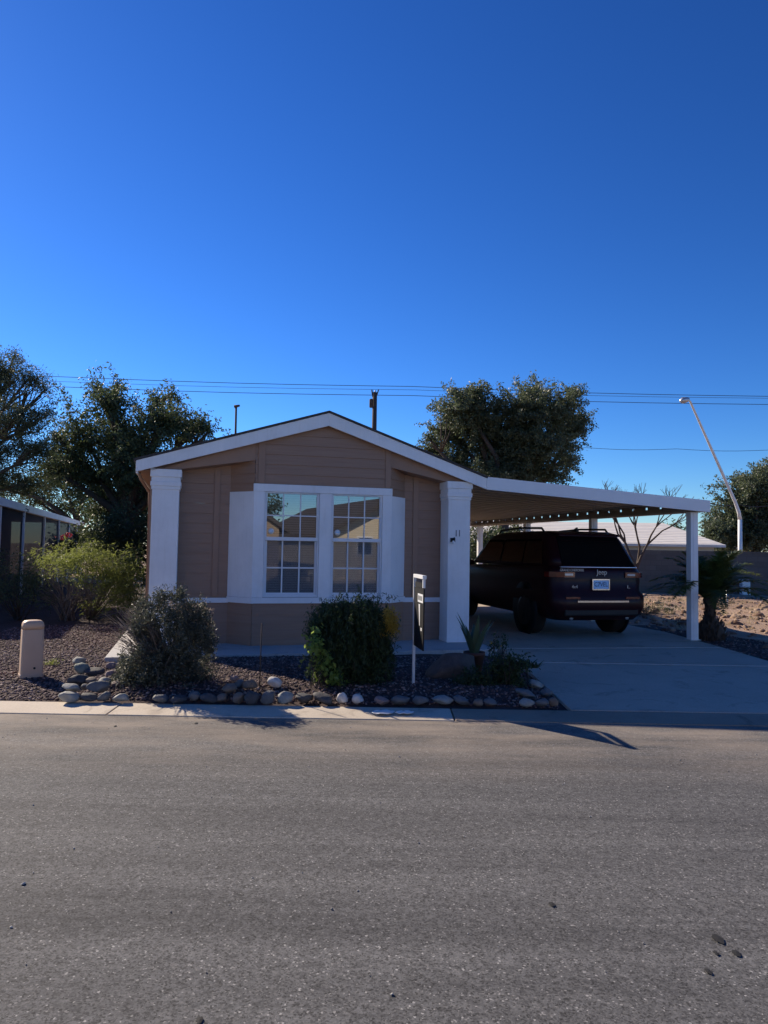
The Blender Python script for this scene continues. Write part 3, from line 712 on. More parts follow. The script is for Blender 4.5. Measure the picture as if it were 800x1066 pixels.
        for y in (1.05, 4.12):
            mb = MB(); mb.lathe([(.47,-.01),(.47,.012),(.40,.012),(.40,-.01)], (0,0,0), 28, 'x'); o = mb.build('wheel_arch', M['trimblack'], r); o.location = (s*.948, y, .43)
            mb = MB(); mb.lathe([(.27,-.13),(.36,-.13),(.392,-.10),(.395,0),(.392,.10),(.36,.13),(.27,.13)], (0,0,0), 30, 'x'); wh = mb.build('wheel', M['tyre'], r); wh.location = (s*.825, y, .39)
            mb = MB(); mb.lathe([(.02,.0),(.26,-.0),(.268,.03),(.24,.03)], (0,0,0), 24, 'x'); rim = mb.build('rim', M['rim'], wh); rim.location = (s*.105, 0, 0); rim.scale = (s, 1, 1)
            for k in range(5):
                mb = MB(); mb.box(-.0, .03, -.025, .025, .03, .245); spk = mb.build('spoke', M['rim'], wh); spk.location = (s*.11 if s > 0 else -.14, 0, 0); spk.rotation_euler = (2*PI*k/5, 0, 0)
    mb = MB(); mb.box(-.5, .5, -.02, .03, .60, .628); mb.build('bumper_strip', M['chrome'], r)
    mb = MB(); mb.box(-.72, .72, .02, .3, .38, .52); mb.build('lower_valance', M['trimblack'], r, bevel=.02)
    mb = MB(); mb.tube([(-.55,.1,.34),(-.55,.5,.36)], .035, 10); mb.build('tailpipe', M['metal'], r); mb = MB(); mb.tube([(.55,.1,.34),(.55,.5,.36)], .035, 10); mb.build('tailpipe', M['metal'], r)
    # number plate
    mb = MB(); mb.box(-.165, .165, .062, .075, .80, .97); pl = mb.build('number_plate', M['plateblue'], r)
    mb = MB(); mb.box(-.17, -.155, .055, .0615, .795, .975); mb.box(-.154, .154, .055, .0615, .957, .975); mb.box(.155, .17, .055, .0615, .795, .975); mb.box(-.154, .154, .055, .0615, .795, .815); mb.build('plate_frame', M['chrome'], pl)
    text('plate_characters', 'C7VEL', .10, M['ink'], pl, (0,.0605,.885), (PI/2,0,0), .002, .95)
    text('maker_badge', 'Jeep', .12, M['badge'], r, (.03,.082,1.085), (PI/2,0,0), .006)
    text('model_badge', 'GRAND CHEROKEE', .058, M['badge'], r, (-.56,.074,1.085+.03), (PI/2,0,0), .004, .9)
    text('trim_badge', '4x4', .075, M['badge'], r, (-.50,.080,.845), (PI/2,0,0), .005)
    text('trim_badge', 'L', .07, M['badge'], r, (.56,.080,.845), (PI/2,0,0), .005, 2)
    return r
suv()

# ------------------------------------------------------------------ neighbour's screened porch on the left
A0 = at(-40, 505, 14.2); A0 = at(0, 517, 16.0); zf = A0[2]; A1 = g(88, 544, zf)
nd = (A1-A0); nd[2] = 0; Ln = np.linalg.norm(nd); nd /= Ln; nn = np.array([-nd[1], nd[0], 0])
nb = empty('screened_porch', (A0[0], A0[1], 0), 'long screened porch with cream posts and fascia left of the yard', 'porch')
def nl(s, o_, z): return tuple(nd*s+nn*o_+np.array([0,0,z]))
w = MB(); 
SN = -2.6
def nbox(w, s0, s1, o0, o1, z0, z1): w.hexa([nl(s0,o0,z0), nl(s1,o0,z0), nl(s1,o1,z0), nl(s0,o1,z0)], [nl(s0,o0,z1), nl(s1,o0,z1), nl(s1,o1,z1), nl(s0,o1,z1)])
nbox(w, SN, Ln, 0, .04, zf-.19, zf); w.build('fascia', M['white'], nb)
w = MB(); nbox(w, SN, Ln, .041, 3.6, zf-.05, zf-.01); w.build('roof', M['deck'], nb)
w = MB(); nbox(w, SN, Ln, 3.3, 3.4, -.05, zf-.06); w.build('inner_wall', M['stuccotan'], nb)
ps = []
for px in (2.5, 27, 48, 63, 73.5, 81.5, 87):
    r = ray(px, 560); d2 = r[:2]; # intersect the porch line in plan
    Mx = np.array([[nd[0], -d2[0]], [nd[1], -d2[1]]]); s = np.linalg.solve(Mx, -A0[:2])[0]; ps.append(s)
ps = [SN+.1]+ps
for s in ps:
    w = MB(); nbox(w, s-.06, s+.06, .045, .14, -.05, zf-.19); w.build('post', M['white'], nb)
for a, b in zip(ps, ps[1:]):
    w = MB(); nbox(w, a+.065, b-.065, .09, .094, .05, zf-.2); w.build('screen', M['shade'], nb)

# ------------------------------------------------------------------ block wall, distant houses
W0 = g(672, 615.5); W1 = g(800, 619)
wd = (W1-W0)/np.linalg.norm(W1-W0)
wroot = empty('block_wall', W0, 'long tan concrete block wall across the back of the dirt lot', 'wall', rz=math.atan2(wd[1], wd[0]))
w = MB(); w.box(-18, 26, 0, .2, -.2, 1.52); w.build('wall_face', M['block'], wroot)
w = MB(); w.box(-18, 26, -.015, .215, 1.521, 1.575); w.build('cap', M['block'], wroot)
wp = g(776, 618.5); rr = empty('utility_cabinet', wp, 'small white utility box standing before the block wall', 'cabinet')
w = MB(); w.box(-.15, .15, -.12, .12, -.05, .5); w.build('cabinet_body', M['signwhite'], rr, bevel=.02); w = MB(); w.box(-.18, .18, -.15, .15, .501, .53); w.build('lid', M['signwhite'], rr, bevel=.01)
wp = g(757.5, 636); rr = empty('marker_stake', wp, 'short grey marker stake in the dirt right of the palm', 'stake')
w = MB(); w.tube([(0,0,-.05),(0,0,.55)], .025, 8); w.build('shaft', M['metal'], rr); w = MB(); w.box(-.04, .04, -.03, .03, .55, .64); w.build('cap', M['metal'], rr)

def hiproof(name, label, cx, cy, hw, hd, ze, zr, rl, roofm, wallm, rzz, ridge_x=True, win=True):
    r = empty(name, (cx, cy, 0), label, 'house', rz=rzz)
    w = MB(); w.box(-hw+.4, hw-.4, -hd+.4, hd-.4, -.1, ze-.02); w.build('wall', wallm, r)
    w = MB(); w.add([(-hw,-hd,ze),(hw,-hd,ze),(hw,hd,ze),(-hw,hd,ze),(-rl,0,zr),(rl,0,zr),(-hw,-hd,ze-.12),(hw,-hd,ze-.12),(hw,hd,ze-.12),(-hw,hd,ze-.12)],
                    [(0,1,5,4),(1,2,5),(2,3,4,5),(3,0,4),(0,6,7,1),(1,7,8,2),(2,8,9,3),(3,9,6,0),(9,8,7,6)]); w.build('roof', roofm, r)
    return r
# pale roofed house beyond the block wall: big hip and a lower wing
c0 = at(590, 560, 40)
hh = hiproof('house', 'pale tile roofed house rising behind the block wall', 8.7, 40, 8.2, 5.2, 1.9, 3.12, 6.9, M['roofpale'], M['cream'], math.radians(-4))
p_ = at(738, 570, 52)
sh = hiproof('house', 'small peach walled house far behind the palm and post', p_[0]+.4, p_[1], 2.4, 2.2, 1.95, 2.55, 1.2, M['roofpale'], M['peach'], math.radians(10))
w = MB(); w.box(-.7, -.1, -1.83, -1.81, .9, 1.75); w.build('window', M['carglass'], sh)

# ------------------------------------------------------------------ street lamps, pole, wires
b0 = at(771, 576, 30); bz = np.array([b0[0], b0[1], -.1])
lamp = empty('street_lamp', bz, 'tall pale street lamp with a long slanted arm behind the block wall', 'street lamp', 'street lamps')
def rel(p, o): return np.array(p)-o
p2 = at(770.8, 541, 30); p2b = at(769.5, 533, 29.9); p3 = at(766, 523, 29.8); p4 = at(719, 418, 27.0); p5 = at(716, 415.5, 26.8)
w = MB(); w.tube([rel(bz, bz), rel(b0, bz), rel(p2, bz)], [.095, .09, .085], 10); w.build('pole', M['lamp_white'], lamp)
w = MB(); w.tube([rel(p2, bz), rel(p2b, bz), rel(p3, bz), rel(p4, bz), rel(p5, bz)], [.08, .072, .066, .04, .035], 10); w.build('arm', M['lamp_white'], lamp)
w = MB(); q0 = rel(at(717.5, 415.5, 26.8), bz); q1 = rel(at(708.5, 417.5, 26.7), bz)
w.tube([q0, q0*.7+q1*.3, q0*.3+q1*.7, q1], [.06, .11, .12, .05], 10); w.build('lamp_head', M['metal'], lamp)
b1 = at(246, 450, 48); bz = np.array([b1[0], b1[1], -.1])
lamp2 = empty('street_lamp', bz, 'thin distant street lamp whose tip shows above the left roof slope', 'street lamp', 'street lamps')
tp_ = at(246, 423, 48)
w = MB(); w.tube([rel(bz, bz), rel(tp_, bz)], [.1, .07], 8); w.build('pole', M['pole'], lamp2)
w = MB(); t0 = rel(tp_, bz); w.tube([t0-np.array([.1,0,.02]), t0+np.array([.25,-.1,.04])], [.12, .07], 8); w.build('lamp_head', M['pole'], lamp2)
YP = 45
pt = at(390.5, 408.5, YP); bz = np.array([pt[0], pt[1], -.1])
up = empty('utility_pole', bz, 'weathered wooden utility pole rising behind the house roof', 'utility pole')
hgt = pt[2]+.1
w = MB(); w.tube([(0,0,0),(0,0,hgt)], [.2, .15], 10); w.build('pole_shaft', M['pole'], up)
w = MB(); w.tube([(0,0,hgt-.02),(.02,0,hgt+.12)], [.06, .05], 8); w.build('insulator', M['signwhite'], up)
w = MB(); w.tube([(.12,0,hgt-.2),(.24,0,hgt+.2)], .04, 6); w.tube([(-.12,0,hgt-.3),(-.2,0,hgt+.16)], .05, 6); w.build('bracket', M['pole'], up)
w = MB(); w.lathe([(.10,0),(.12,.05),(.12,.5),(.1,.55)], (-.22, -.1, hgt-1.0), 10); w.build('cutout', M['pole'], up)
def wire(a, b, label, r=.019, Y=YP):
    p, q = at(*a, Y), at(*b, Y); d = q-p; p0 = p-d*.5; p1 = q+d*.5; pts = []
    for k in range(25):
        t_ = k/24; x = p0*(1-t_)+p1*t_; pts.append(x-np.array([0,0,.10*math.sin(((t_*4) % 1)*PI)]))
    m = (p+q)/2; w = MB(); w.tube([rel(x, m) for x in pts], r, 5); o = w.build('power_line', M['wire'])
    o.location = m; tag(o, label, 'power line', 'overhead lines')
wire((60,392), (800,412.5), 'topmost overhead line crossing the sky at the pole top')
wire((60,397), (800,414.5), 'second overhead line close beneath the topmost one', .012)
wire((60,402.5), (800,421), 'third overhead line just below the close pair')
wire((610,466), (800,468.5), 'single low overhead line between tree and slanted street lamp', .014, 46)
wire((740,524), (800,526.5), 'lowest thick cable crossing the right hand tree', .026, 40)

# ------------------------------------------------------------------ trees
tree('olive_tree', 'dense olive green tree rising behind the house and carport roof', (5.6, 33, -.1), (5.6, 33, 3.6),
     pblob([(527,474,40,30),(487,428,30,22),(466,452,20,20),(505,445,34,30),(546,432,30,28),(583,424,22,18),(592,448,18,20),(562,466,32,28),(475,480,26,14),(590,478,9,14),(520,500,40,16),(452,470,11,8),(494,412,16,8),(556,408,14,9),(596,412,9,9),(446,456,7,5),(606,440,8,10),(480,412,10,8),(572,495,20,12)], 33, 1.3),
     130, 62, (.19,.19,.155), .125, .058, M['leaf_olive'], .3, along=True, droop=.1, lump=.45, hollow=.25)
tree('mesquite_tree', 'tall wispy tree at the left edge above the screened porch', (-12.3, 19, -.1), (-12.3, 19, 2.2),
     pblob([(5,392,30,22),(28,396,24,12),(-12,430,40,34),(22,435,30,22),(5,468,40,26),(42,470,20,16),(-10,500,40,18),(32,505,30,12),(50,432,12,10),(48,405,10,6),(14,372,16,6)], 19, 1.0),
     135, 80, (.17,.17,.12), .085, .022, M['leaf_mesq'], .17, along=True, droop=.3, lump=.4, hollow=.2, n_sub=10)
tree('desert_tree', 'large dark green tree between the screened porch and the house', (-7.6, 21, -.1), (-7.6, 21, 2.3),
     pblob([(114,422,24,22),(90,455,30,28),(130,460,34,32),(170,440,30,24),(150,480,40,34),(100,495,40,24),(194,446,22,16),(74,478,20,18),(140,525,36,34),(118,535,22,18),(209,444,12,10),(103,406,9,9),(163,418,12,9),(58,490,22,14),(122,399,7,8),(180,412,9,7),(218,448,8,6),(60,455,12,10)], 21, 1.2),
     150, 56, (.16,.16,.13), .10, .042, M['leaf_dark'], .24, along=True, droop=.1, lump=.42, hollow=.25)
tree('broad_tree', 'full green tree at the right edge behind the block wall', (22.0, 42, -.1), (22.0, 42, 2.2),
     pblob([(790,508,24,18),(775,532,28,24),(752,545,18,16),(812,530,34,36),(743,553,10,10),(785,560,40,16),(830,505,34,26),(760,555,24,16),(850,550,40,30),(775,502,10,8),(798,494,14,8),(738,548,6,5)], 42, 1.5),
     80, 60, (.24,.24,.20), .17, .075, M['leaf_olive'], .3, along=True, droop=.1, lump=.42, hollow=.25)
tree('background_tree', 'loose dark tree far behind the end of the screened porch', (-15.5, 36, -.1), (-15.5, 36, 2.4),
     pblob([(25,508,30,14),(60,500,26,16),(88,515,22,16),(70,528,26,14),(40,522,24,10),(100,535,16,14),(-5,505,24,16)], 36, 1.0),
     60, 40, (.22,.22,.18), .14, .06, M['leaf_dark'], .22, along=True, droop=.1, lump=.4, hollow=.25)
tree('hedge_tree', 'low round dark tree beyond the wall between pale roof and post', (14.6, 60, -.1), (14.6, 60, 1.6), pblob([(704,553,9,6),(697,556,8,6),(711,558,6,5)], 60, .4), 30, 40, (.3,.3,.25), .25, .12, M['leaf_dark'], .12)
tree('oleander', 'dark tall shrub behind the feathery shrub and left corner of house', (-6.1, 19.5, -.1), (-6.1, 19.5, .8), pblob([(112,563,26,18),(135,555,22,28),(140,590,20,22)], 19.5, .6), 190, 46, (.14,.14,.12), .09, .032, M['leaf_dark'], .1, cat='shrub')
for k, (px, Y, w_, h_) in enumerate(((505,27,30,40),(535,34,26,30))):
    p = at(px, 575, Y); tree('bushy_tree', ['loose dark tree seen under the far end of the carport', 'dark bush behind the parked car in the gap under the carport'][k], (p[0], p[1], -.1), (p[0], p[1], .8), pblob([(px,555,w_*.7,14),(px-12,575,w_,16),(px+12,570,w_*.8,14)], Y, .5), 80, 30, (.2,.2,.18), .15, .06, M['leaf_dark'], .1)
# bare tree
def bare(name, label, base, h, seed, mat, spread=.5, cat='tree', depth=5, r=.07):
    rnd = random.Random(seed); root = empty(name, base, label, cat); mb = MB()
    def grow(p, d, l, r, n):
        q = p+d*l; m = p+d*l*.5+np.array([rnd.gauss(0,.05), rnd.gauss(0,.05), rnd.gauss(0,.03)])*l
        mb.tube([p, m, q], [r, r*.85, r*.68], 5, False)
        if n == 0: return
        for k in range(rnd.choice([2, 2, 3])):
            a = rnd.uniform(0, 6.28); s = rnd.uniform(.5, 1.15)*spread
            nd_ = d+np.array([math.cos(a)*s*1.3, math.sin(a)*s*.8, rnd.uniform(-.05,.25)]); nd_ /= np.linalg.norm(nd_); grow(q, nd_, l*rnd.uniform(.62, .86), r*.64, n-1)
    mb.tube([(0,0,0),(.03,0,h*.14),(.0,0,h*.3)], [r*1.3, r*1.1, r], 7, False)
    for k in range(3): grow(np.array([0, 0, h*(.3,.26,.29)[k]]), np.array([(-.42, .1, .45)[k], (.1,-.1,.0)[k], 1.])/1.08, h*.26, r*.8, depth)
    mb.build('trunk', mat, root); return root
bp = at(663, 575, 24); bare('bare_tree', 'leafless slender tree in front of the pale roof right of the car', (bp[0], bp[1], -.05), 3.4, 5, M['bark'], .55, depth=5, r=.07)

# ------------------------------------------------------------------ shrubs
def shrub(name, label, base, blobs, density, per, spread, l, w, mat, stem_mat, n_stem=16, rs=.012, droop=0, along=False, hollow=.2, lump=.3, extra=None, group=None):
    base = np.array(base, float); root = empty(name, base, label, 'shrub', group)
    cent, dirs = lobes(blobs, density, lump, hollow); cent[:, 2] = np.maximum(cent[:, 2], base[2]+.03)
    mb = MB()
    for j in RNG.choice(len(cent), min(n_stem, len(cent)), replace=False):
        e = cent[j]; s = base+np.array([RNG.normal()*.05, RNG.normal()*.05, 0]); m = s*.45+e*.55+RNG.normal(size=3)*.05-np.array([(e-s)[0]*.15, 0, 0])
        mb.tube([s, m, e], [rs, rs*.7, rs*.25], 5)
    mb.v = [tuple(np.array(p)-base) for p in mb.v]; mb.build('stems', stem_mat, root)
    al = None
    if along:
        al = dirs*.6+RNG.normal(size=dirs.shape)*.3; al[:, 2] += -droop; al /= np.linalg.norm(al, axis=1, keepdims=True)
    V, Fc = leaf_mesh(cent, per, spread, l, w, droop, al); V[:, 2] = np.maximum(V[:, 2], base[2]+.005)
    npmesh('foliage', V-base.astype(np.float32), Fc, mat, root)
    if extra:
        for (nm, bl, de, pe, sp_, ll, ww, mt) in extra:
            c2, d2 = lobes(bl, de, .3, .2); V, Fc = leaf_mesh(c2, pe, sp_, ll, ww); npmesh(nm, V-base.astype(np.float32), Fc, mt, root)
    return root
# grey green bush at the kerb, left
b = g(170, 727, .0); Yb = b[1]+.35; b = np.array([b[0], Yb, .05])
sb = shrub('sage_bush', 'grey green twiggy bush by the kerb in front of the left pilaster', b,
     pblob([(175,690,42,34),(150,655,20,22),(195,660,28,30),(160,700,36,26),(195,705,28,24),(178,640,26,20),(140,712,22,16),(208,640,12,16),(150,634,10,12),(134,702,16,22),(128,715,14,12),(168,622,8,10),(187,620,7,8),(215,665,10,20)], Yb, .12),
     2500, 26, (.024,.024,.034), .036, .011, M['leaf_sage'], M['twig'], 60, .008, lump=.3, hollow=.15,
     extra=[('seed_heads', pblob([(200,640,18,12),(185,632,16,9),(212,650,10,14)], Yb, .1), 3200, 7, (.03,.03,.03), .022, .008, M['dryleaf'])])
mb = MB(); rnd = random.Random(3)
for k in range(70):                                  # bare grey twigs on its left flank
    s = np.array([rnd.uniform(-.12,.02), rnd.uniform(-.05,.05), rnd.uniform(.1,.3)]); a = rnd.uniform(0, 1); e = np.array([-.22-.34*a+rnd.gauss(0,.05), rnd.gauss(0,.1), .32+.46*rnd.random()])
    m = (s+e)/2+np.array([rnd.gauss(0,.03), rnd.gauss(0,.03), -.03]); mb.tube([s, m, e], [.006, .0045, .002], 4)
    for q in range(3):
        e2 = e+np.array([rnd.gauss(-.03,.06), rnd.gauss(0,.05), rnd.gauss(.05,.05)]); mb.tube([m, (m+e2)/2+np.array([0,0,.01]), e2], [.003, .0025, .0012], 4)
mb.tube([(-.02,0,0),(-.09,.02,.16),(-.2,.03,.33)], [.02,.017,.011], 7)
mb.build('bare_twigs', M['twig'], sb)
# weeping dark bush below the window
b = g(366, 724, .04); Yb = b[1]+.42; b = np.array([b[0], Yb, .1])
shrub('weeping_bush', 'dense dark green weeping bush under the bay window', b,
     pblob([(366,672,40,44),(345,655,24,26),(385,655,25,30),(366,645,34,20),(350,690,26,26),(388,692,22,24),(370,712,30,12),(402,672,10,22),(330,655,9,14)], Yb, .12),
     2600, 30, (.028,.028,.05), .045, .009, M['leaf_weep'], M['bark'], 26, .012, droop=1.0, along=True, lump=.16, hollow=.35,
     extra=[('yellow_sprigs', pblob([(405,645,8,13),(410,652,4,8)], Yb-.12, .05), 9000, 14, (.02,.02,.03), .03, .01, leafy('leaf_ochre', (.28,.19,.02), (.45,.32,.05)))])
# lime seedling in front of it
b = g(338, 712, .08); b[1] = 7.22; b[0] = at(334, 700, 7.22)[0]; shrub('lime_sapling', 'bright lime leaved sapling beside the weeping bush, catching sun', (b[0], b[1], .1),
     pblob([(328,670,9,9),(333,682,10,9),(326,660,6,5),(332,700,9,8),(345,700,10,10),(352,712,8,8),(340,690,6,6)], b[1]-.02, .05), 1300, 10, (.03,.03,.03), .06, .03, M['leaf_lime'], M['bark'], 14, .005)
# feathery yellow green shrub behind
Yb = 13.6; b = np.array([at(95, 640, Yb)[0], Yb, .02])
fs_ = shrub('feathery_shrub', 'wide feathery yellow green shrub beside the left house corner', b,
     pblob([(100,592,44,20),(125,600,28,26),(75,585,32,14),(60,578,22,10),(118,620,30,20),(138,585,14,16),(95,578,30,10),(45,585,14,8),(135,625,16,16)], Yb, .5),
     420, 22, (.10,.09,.05), .085, .013, M['leaf_feather'], M['twig'], 30, .014, along=True, droop=-.1, lump=.25)
mb = MB()
for k in range(34):
    a = rnd.uniform(-1, 1); s = np.array([-.35+rnd.gauss(0,.08), -.3+rnd.gauss(0,.06), .0]); e = np.array([-.35+a*.75, -.3+rnd.gauss(0,.15), rnd.uniform(.45,.95)]); m = (s+e)/2+np.array([-a*.1, 0, .08])
    mb.tube([s, m, e], [.014, .009, .004], 5)
    for q in range(3):
        e2 = e+np.array([rnd.gauss(a*.1,.12), rnd.gauss(0,.1), rnd.gauss(.05,.1)]); mb.tube([m, (m+e2)/2, e2], [.006,.004,.002], 4)
mb.build('bare_twigs', M['twig'], fs_)
Yb = 13.2; b = np.array([at(18, 640, Yb)[0], Yb, .02])
shrub('shaded_shrub', 'dark shaded shrub in front of the screened porch at left edge', b, pblob([(15,605,34,26),(-12,600,30,30),(38,615,20,22)], Yb, .3), 330, 22, (.07,.07,.06), .05, .018, M['leaf_dark'], M['bark'], 20, .012)
b = at(25, 640, 11.5)
# red flowers by the porch
p = at(67, 558, 15.0); rr = empty('red_flower', (p[0], p[1], 0), 'bright red flower head before the porch screens', 'flower')
w = MB(); w.tube([(0,0,0),(.02,0,p[2]*.5),(0,0,p[2])], [.012,.01,.006], 6); w.build('stem', M['leaf_dark'], rr)
V, Fc = leaf_mesh(np.array([(0,0,p[2]),(.1,0,p[2]+.03),(-.06,0,p[2]-.02)]), 14, (.04,.04,.03), .06, .04); npmesh('petals', V, Fc, M['redpetal'], rr)
Yb = 27.0; b = np.array([at(120, 575, Yb)[0], Yb, -.05])
shrub('hedge', 'dark tangled hedge closing the gap behind the porch end and feathery shrub', b, pblob([(92,560,20,14),(115,556,24,18),(140,556,22,20),(105,572,34,12),(70,570,20,10)], Yb, .6), 110, 40, (.2,.2,.17), .13, .05, M['leaf_dark'], M['bark'], 20, .02, along=True)
# weed by the pedestal
b = g(52, 695, .03); shrub('weed', 'tiny yellow green weed in gravel right of the tan pedestal', b, [(b[0], b[1], .08, .1, .06, .05)], 4000, 8, (.02,.02,.015), .03, .008, M['leaf_feather'], M['leaf_feather'], 10, .003)

# right hand bed plants
def blades(name, base, n, h, w_, lean, mat, parent, seed):
    rnd = random.Random(seed); V = []; Fq = []
    for k in range(n):
        a = 2*PI*k/n+rnd.uniform(-.3,.3); hh_ = h*rnd.uniform(.7,1.1); ln = lean*rnd.uniform(.4,1.2); d = np.array([math.cos(a), math.sin(a), 0]); sd = np.array([-d[1], d[0], 0]); ww = w_*rnd.uniform(.8,1.2)
        prev = None
        for j in range(7):
            t_ = j/6; c = np.array(base)+d*(.03+ln*t_**1.5)+np.array([0,0,hh_*t_]); wd_ = ww*(1-t_**2.2)*(.65+.7*t_*(1-t_)*2)+.001
            i0 = len(V); V += [c-sd*wd_, c+d*wd_*.35-np.array([0,0,.0]), c+sd*wd_]
            if prev is not None: Fq += [(prev, prev+1, i0+1, i0), (prev+1, prev+2, i0+2, i0+1)]
            prev = i0
    return npmesh(name, V, Fq, mat, parent, True)
b = g(495, 702, .1); rp = empty('potted_agave', (b[0], b[1]+.1, .1), 'spiky upright agave in a terracotta pot behind the boulder', 'potted plant')
w = MB(); w.lathe([(.085,0),(.115,.2),(.125,.2),(.125,.235),(.105,.235),(.095,.2)], (0,0,0), 20); w.build('pot', M['pot'], rp)
blades('leaves', (0,0,.2), 11, .46, .048, .2, M['leaf_succ'], rp, 4)
b = g(520, 700, .08); rr = shrub('flowering_shrub', 'small dark plant with dull yellow blooms right of the potted agave', (b[0], b[1]+.15, .1), pblob([(518,668,7,10),(514,675,7,7),(524,670,6,8)], b[1]+.15, .05), 1500, 7, (.02,.02,.02), .04, .018, M['leaf_weep'], M['bark'], 12, .006,
     extra=[('blooms', pblob([(512,669,3,4),(522,673,4,3)], b[1]+.1, .03), 2500, 4, (.012,.012,.012), .022, .018, M['yellow'])])
b = g(530, 724, .05); shrub('ground_shrub', 'low spreading dark shrub at the driveway corner of the bed', (b[0], b[1]+.3, .07), pblob([(522,700,20,18),(500,712,22,14),(538,690,16,9),(535,712,14,12),(485,712,14,10)], b[1]+.3, .1), 2600, 18, (.03,.03,.025), .04, .015, M['leaf_weep'], M['bark'], 24, .006)
b = g(552, 708, .05); rp = empty('rosette_succulent', (b[0], b[1]+.1, .05), 'dark rosette succulent on a leaning stalk over the driveway edge', 'succulent')
w = MB(); w.tube([(0,0,0),(-.02,0,.08),(.0,0,.13)], [.016,.013,.012], 7); w.build('stalk', M['bark'], rp)
for k, (dx, dz, hh_) in enumerate(((0,.12,.1),(.08,.12,.08),(-.07,.13,.09))): blades('rosette', (dx, 0, dz), 11, hh_, .016, .09, M['leaf_weep'], rp, 20+k)
# palm beside the carport post
pb = np.array([5.72, 12.45, -.02]); palm = empty('date_palm', pb, 'young date palm with fat stump and drooping fronds beside the carport post', 'palm')
w = MB(); prof = [(.19,-.05),(.23,.06),(.235,.16),(.19,.28),(.09,.40),(.07,.50),(.085,.60),(.12,.70),(.07,.78)]; w.lathe(prof, (0,0,0), 20); w.build('trunk', M['bark'], palm)
V = []; Fq = []
for k in range(130):                                 # leaf base stubs on the stump
    z = RNG.uniform(.0, 1)**1.7*.72; a = RNG.uniform(0, 6.28); r_ = np.interp(z, [p[1] for p in prof], [p[0] for p in prof]); d = np.array([math.cos(a), math.sin(a), 0]); s_ = np.array([-d[1], d[0], 0])
    c = d*(r_-.01)+np.array([0,0,z]); i0 = len(V); V += [c-s_*.03, c+s_*.03, c+d*.06*(1-z)+np.array([0,0,.075])+s_*.012, c+d*.06*(1-z)+np.array([0,0,.075])-s_*.012, c+d*.02+np.array([0,0,-.03])]; Fq += [(i0,i0+1,i0+2,i0+3),(i0,i0+3,i0+4,i0+4),(i0+1,i0+4,i0+2,i0+2)]
mbx = MB(); mbx.add(V, [tuple(dict.fromkeys(q)) for q in Fq]); mbx.build('leaf_bases', M['bark'], palm)
rnd = random.Random(12)
for k in range(54):
    a = 2*PI*k/54*13+rnd.uniform(-.2,.2); el = rnd.uniform(.5, 1.42); ln = rnd.uniform(1.05, 1.65); d = np.array([math.cos(a), math.sin(a), 0]); V = []; Fq = []; pts = []
    for j in range(13):
        t_ = j/12; pts.append(np.array([0,0,.70])+d*(ln*t_*math.cos(el)+.12*t_*t_)+np.array([0,0, ln*t_*math.sin(el)*.9-.62*ln*t_**2.6*(1.2-.55*el)]))
    for j in range(1, 44):
        t_ = j/44; x = t_*12; i = min(int(x), 11); p = pts[i]+(pts[i+1]-pts[i])*(x-i); tg = pts[i+1]-pts[i]; tg /= np.linalg.norm(tg); sd = np.cross(tg, [0,0,1.]); sd /= np.linalg.norm(sd)+1e-6
        for s_ in (-1, 1):
            L_ = .25*math.sin(PI*min(1, .12+t_*.9))**.6*rnd.uniform(.8,1.1); q = p+(sd*s_*.85+tg*.6+np.array([0,0,rnd.uniform(-.25,.2)]))*L_; pr = tg*.02
            i0 = len(V); V += [p-pr, p+pr, q]; Fq.append((i0, i0+1, i0+2))
    for p, q in zip(pts, pts[1:]):
        i0 = len(V); V += [p+np.array([0,0,.012]), p-np.array([0,0,.012]), q]; Fq.append((i0,i0+1,i0+2))
    npmesh('frond', V, Fq, M['leaf_palm'], palm)
b = at(608, 612, 18); 
b = np.array([6.2, 16.8, .02]); shrub('dry_bush', 'scrubby half dry bush on the dirt behind the car', b, [(6.2,16.8,.2,.7,.3,.22),(6.8,17,.14,.45,.3,.16),(5.6,16.6,.15,.4,.3,.16)], 260, 16, (.07,.07,.05), .06, .018, M['leaf_mesq'], M['twig'], 40, .007)

# ------------------------------------------------------------------ boulders and kerb stones
def rock_mesh(name, w_, d_, h_, seed, mat, angular=0.2):
    bm = bmesh.new(); bmesh.ops.create_icosphere(bm, subdivisions=3, radius=1); r_ = random.Random(seed)
    ph = [r_.uniform(0, 6.28) for _ in range(9)]; cuts = [(Vector([r_.gauss(0,1) for _ in range(3)]).normalized(), r_.uniform(.62,.9)) for _ in range(9)]
    for v_ in bm.verts:
        p = v_.co.copy(); rough = .05 if name == 'boulder' else 0
        k = 1+rough*(math.sin(p.x*9+ph[5])*math.sin(p.y*8+ph[6])+math.sin(p.z*13+ph[7])*math.sin(p.x*15+ph[8]))+.10*math.sin(p.x*2.3+ph[0])*math.sin(p.y*2.6+ph[1])+.07*math.sin(p.z*3.1+ph[2]+p.x*2)+.05*math.sin(p.x*7+ph[3])*math.sin(p.y*6+ph[4])+.035*math.sin(p.z*9+ph[5])*math.sin(p.x*11+ph[6])
        p *= k
        for nrm, dd in cuts:
            q = p.dot(nrm)
            if q > dd: p -= nrm*(q-dd)*(.72+angular)
        v_.co = Vector((p.x*w_/2, p.y*d_/2, p.z*h_/2))
    for f_ in bm.faces: f_.smooth = True
    me = bpy.data.meshes.new(name); bm.to_mesh(me); bm.free(); o = finish(name, me, mat); return o
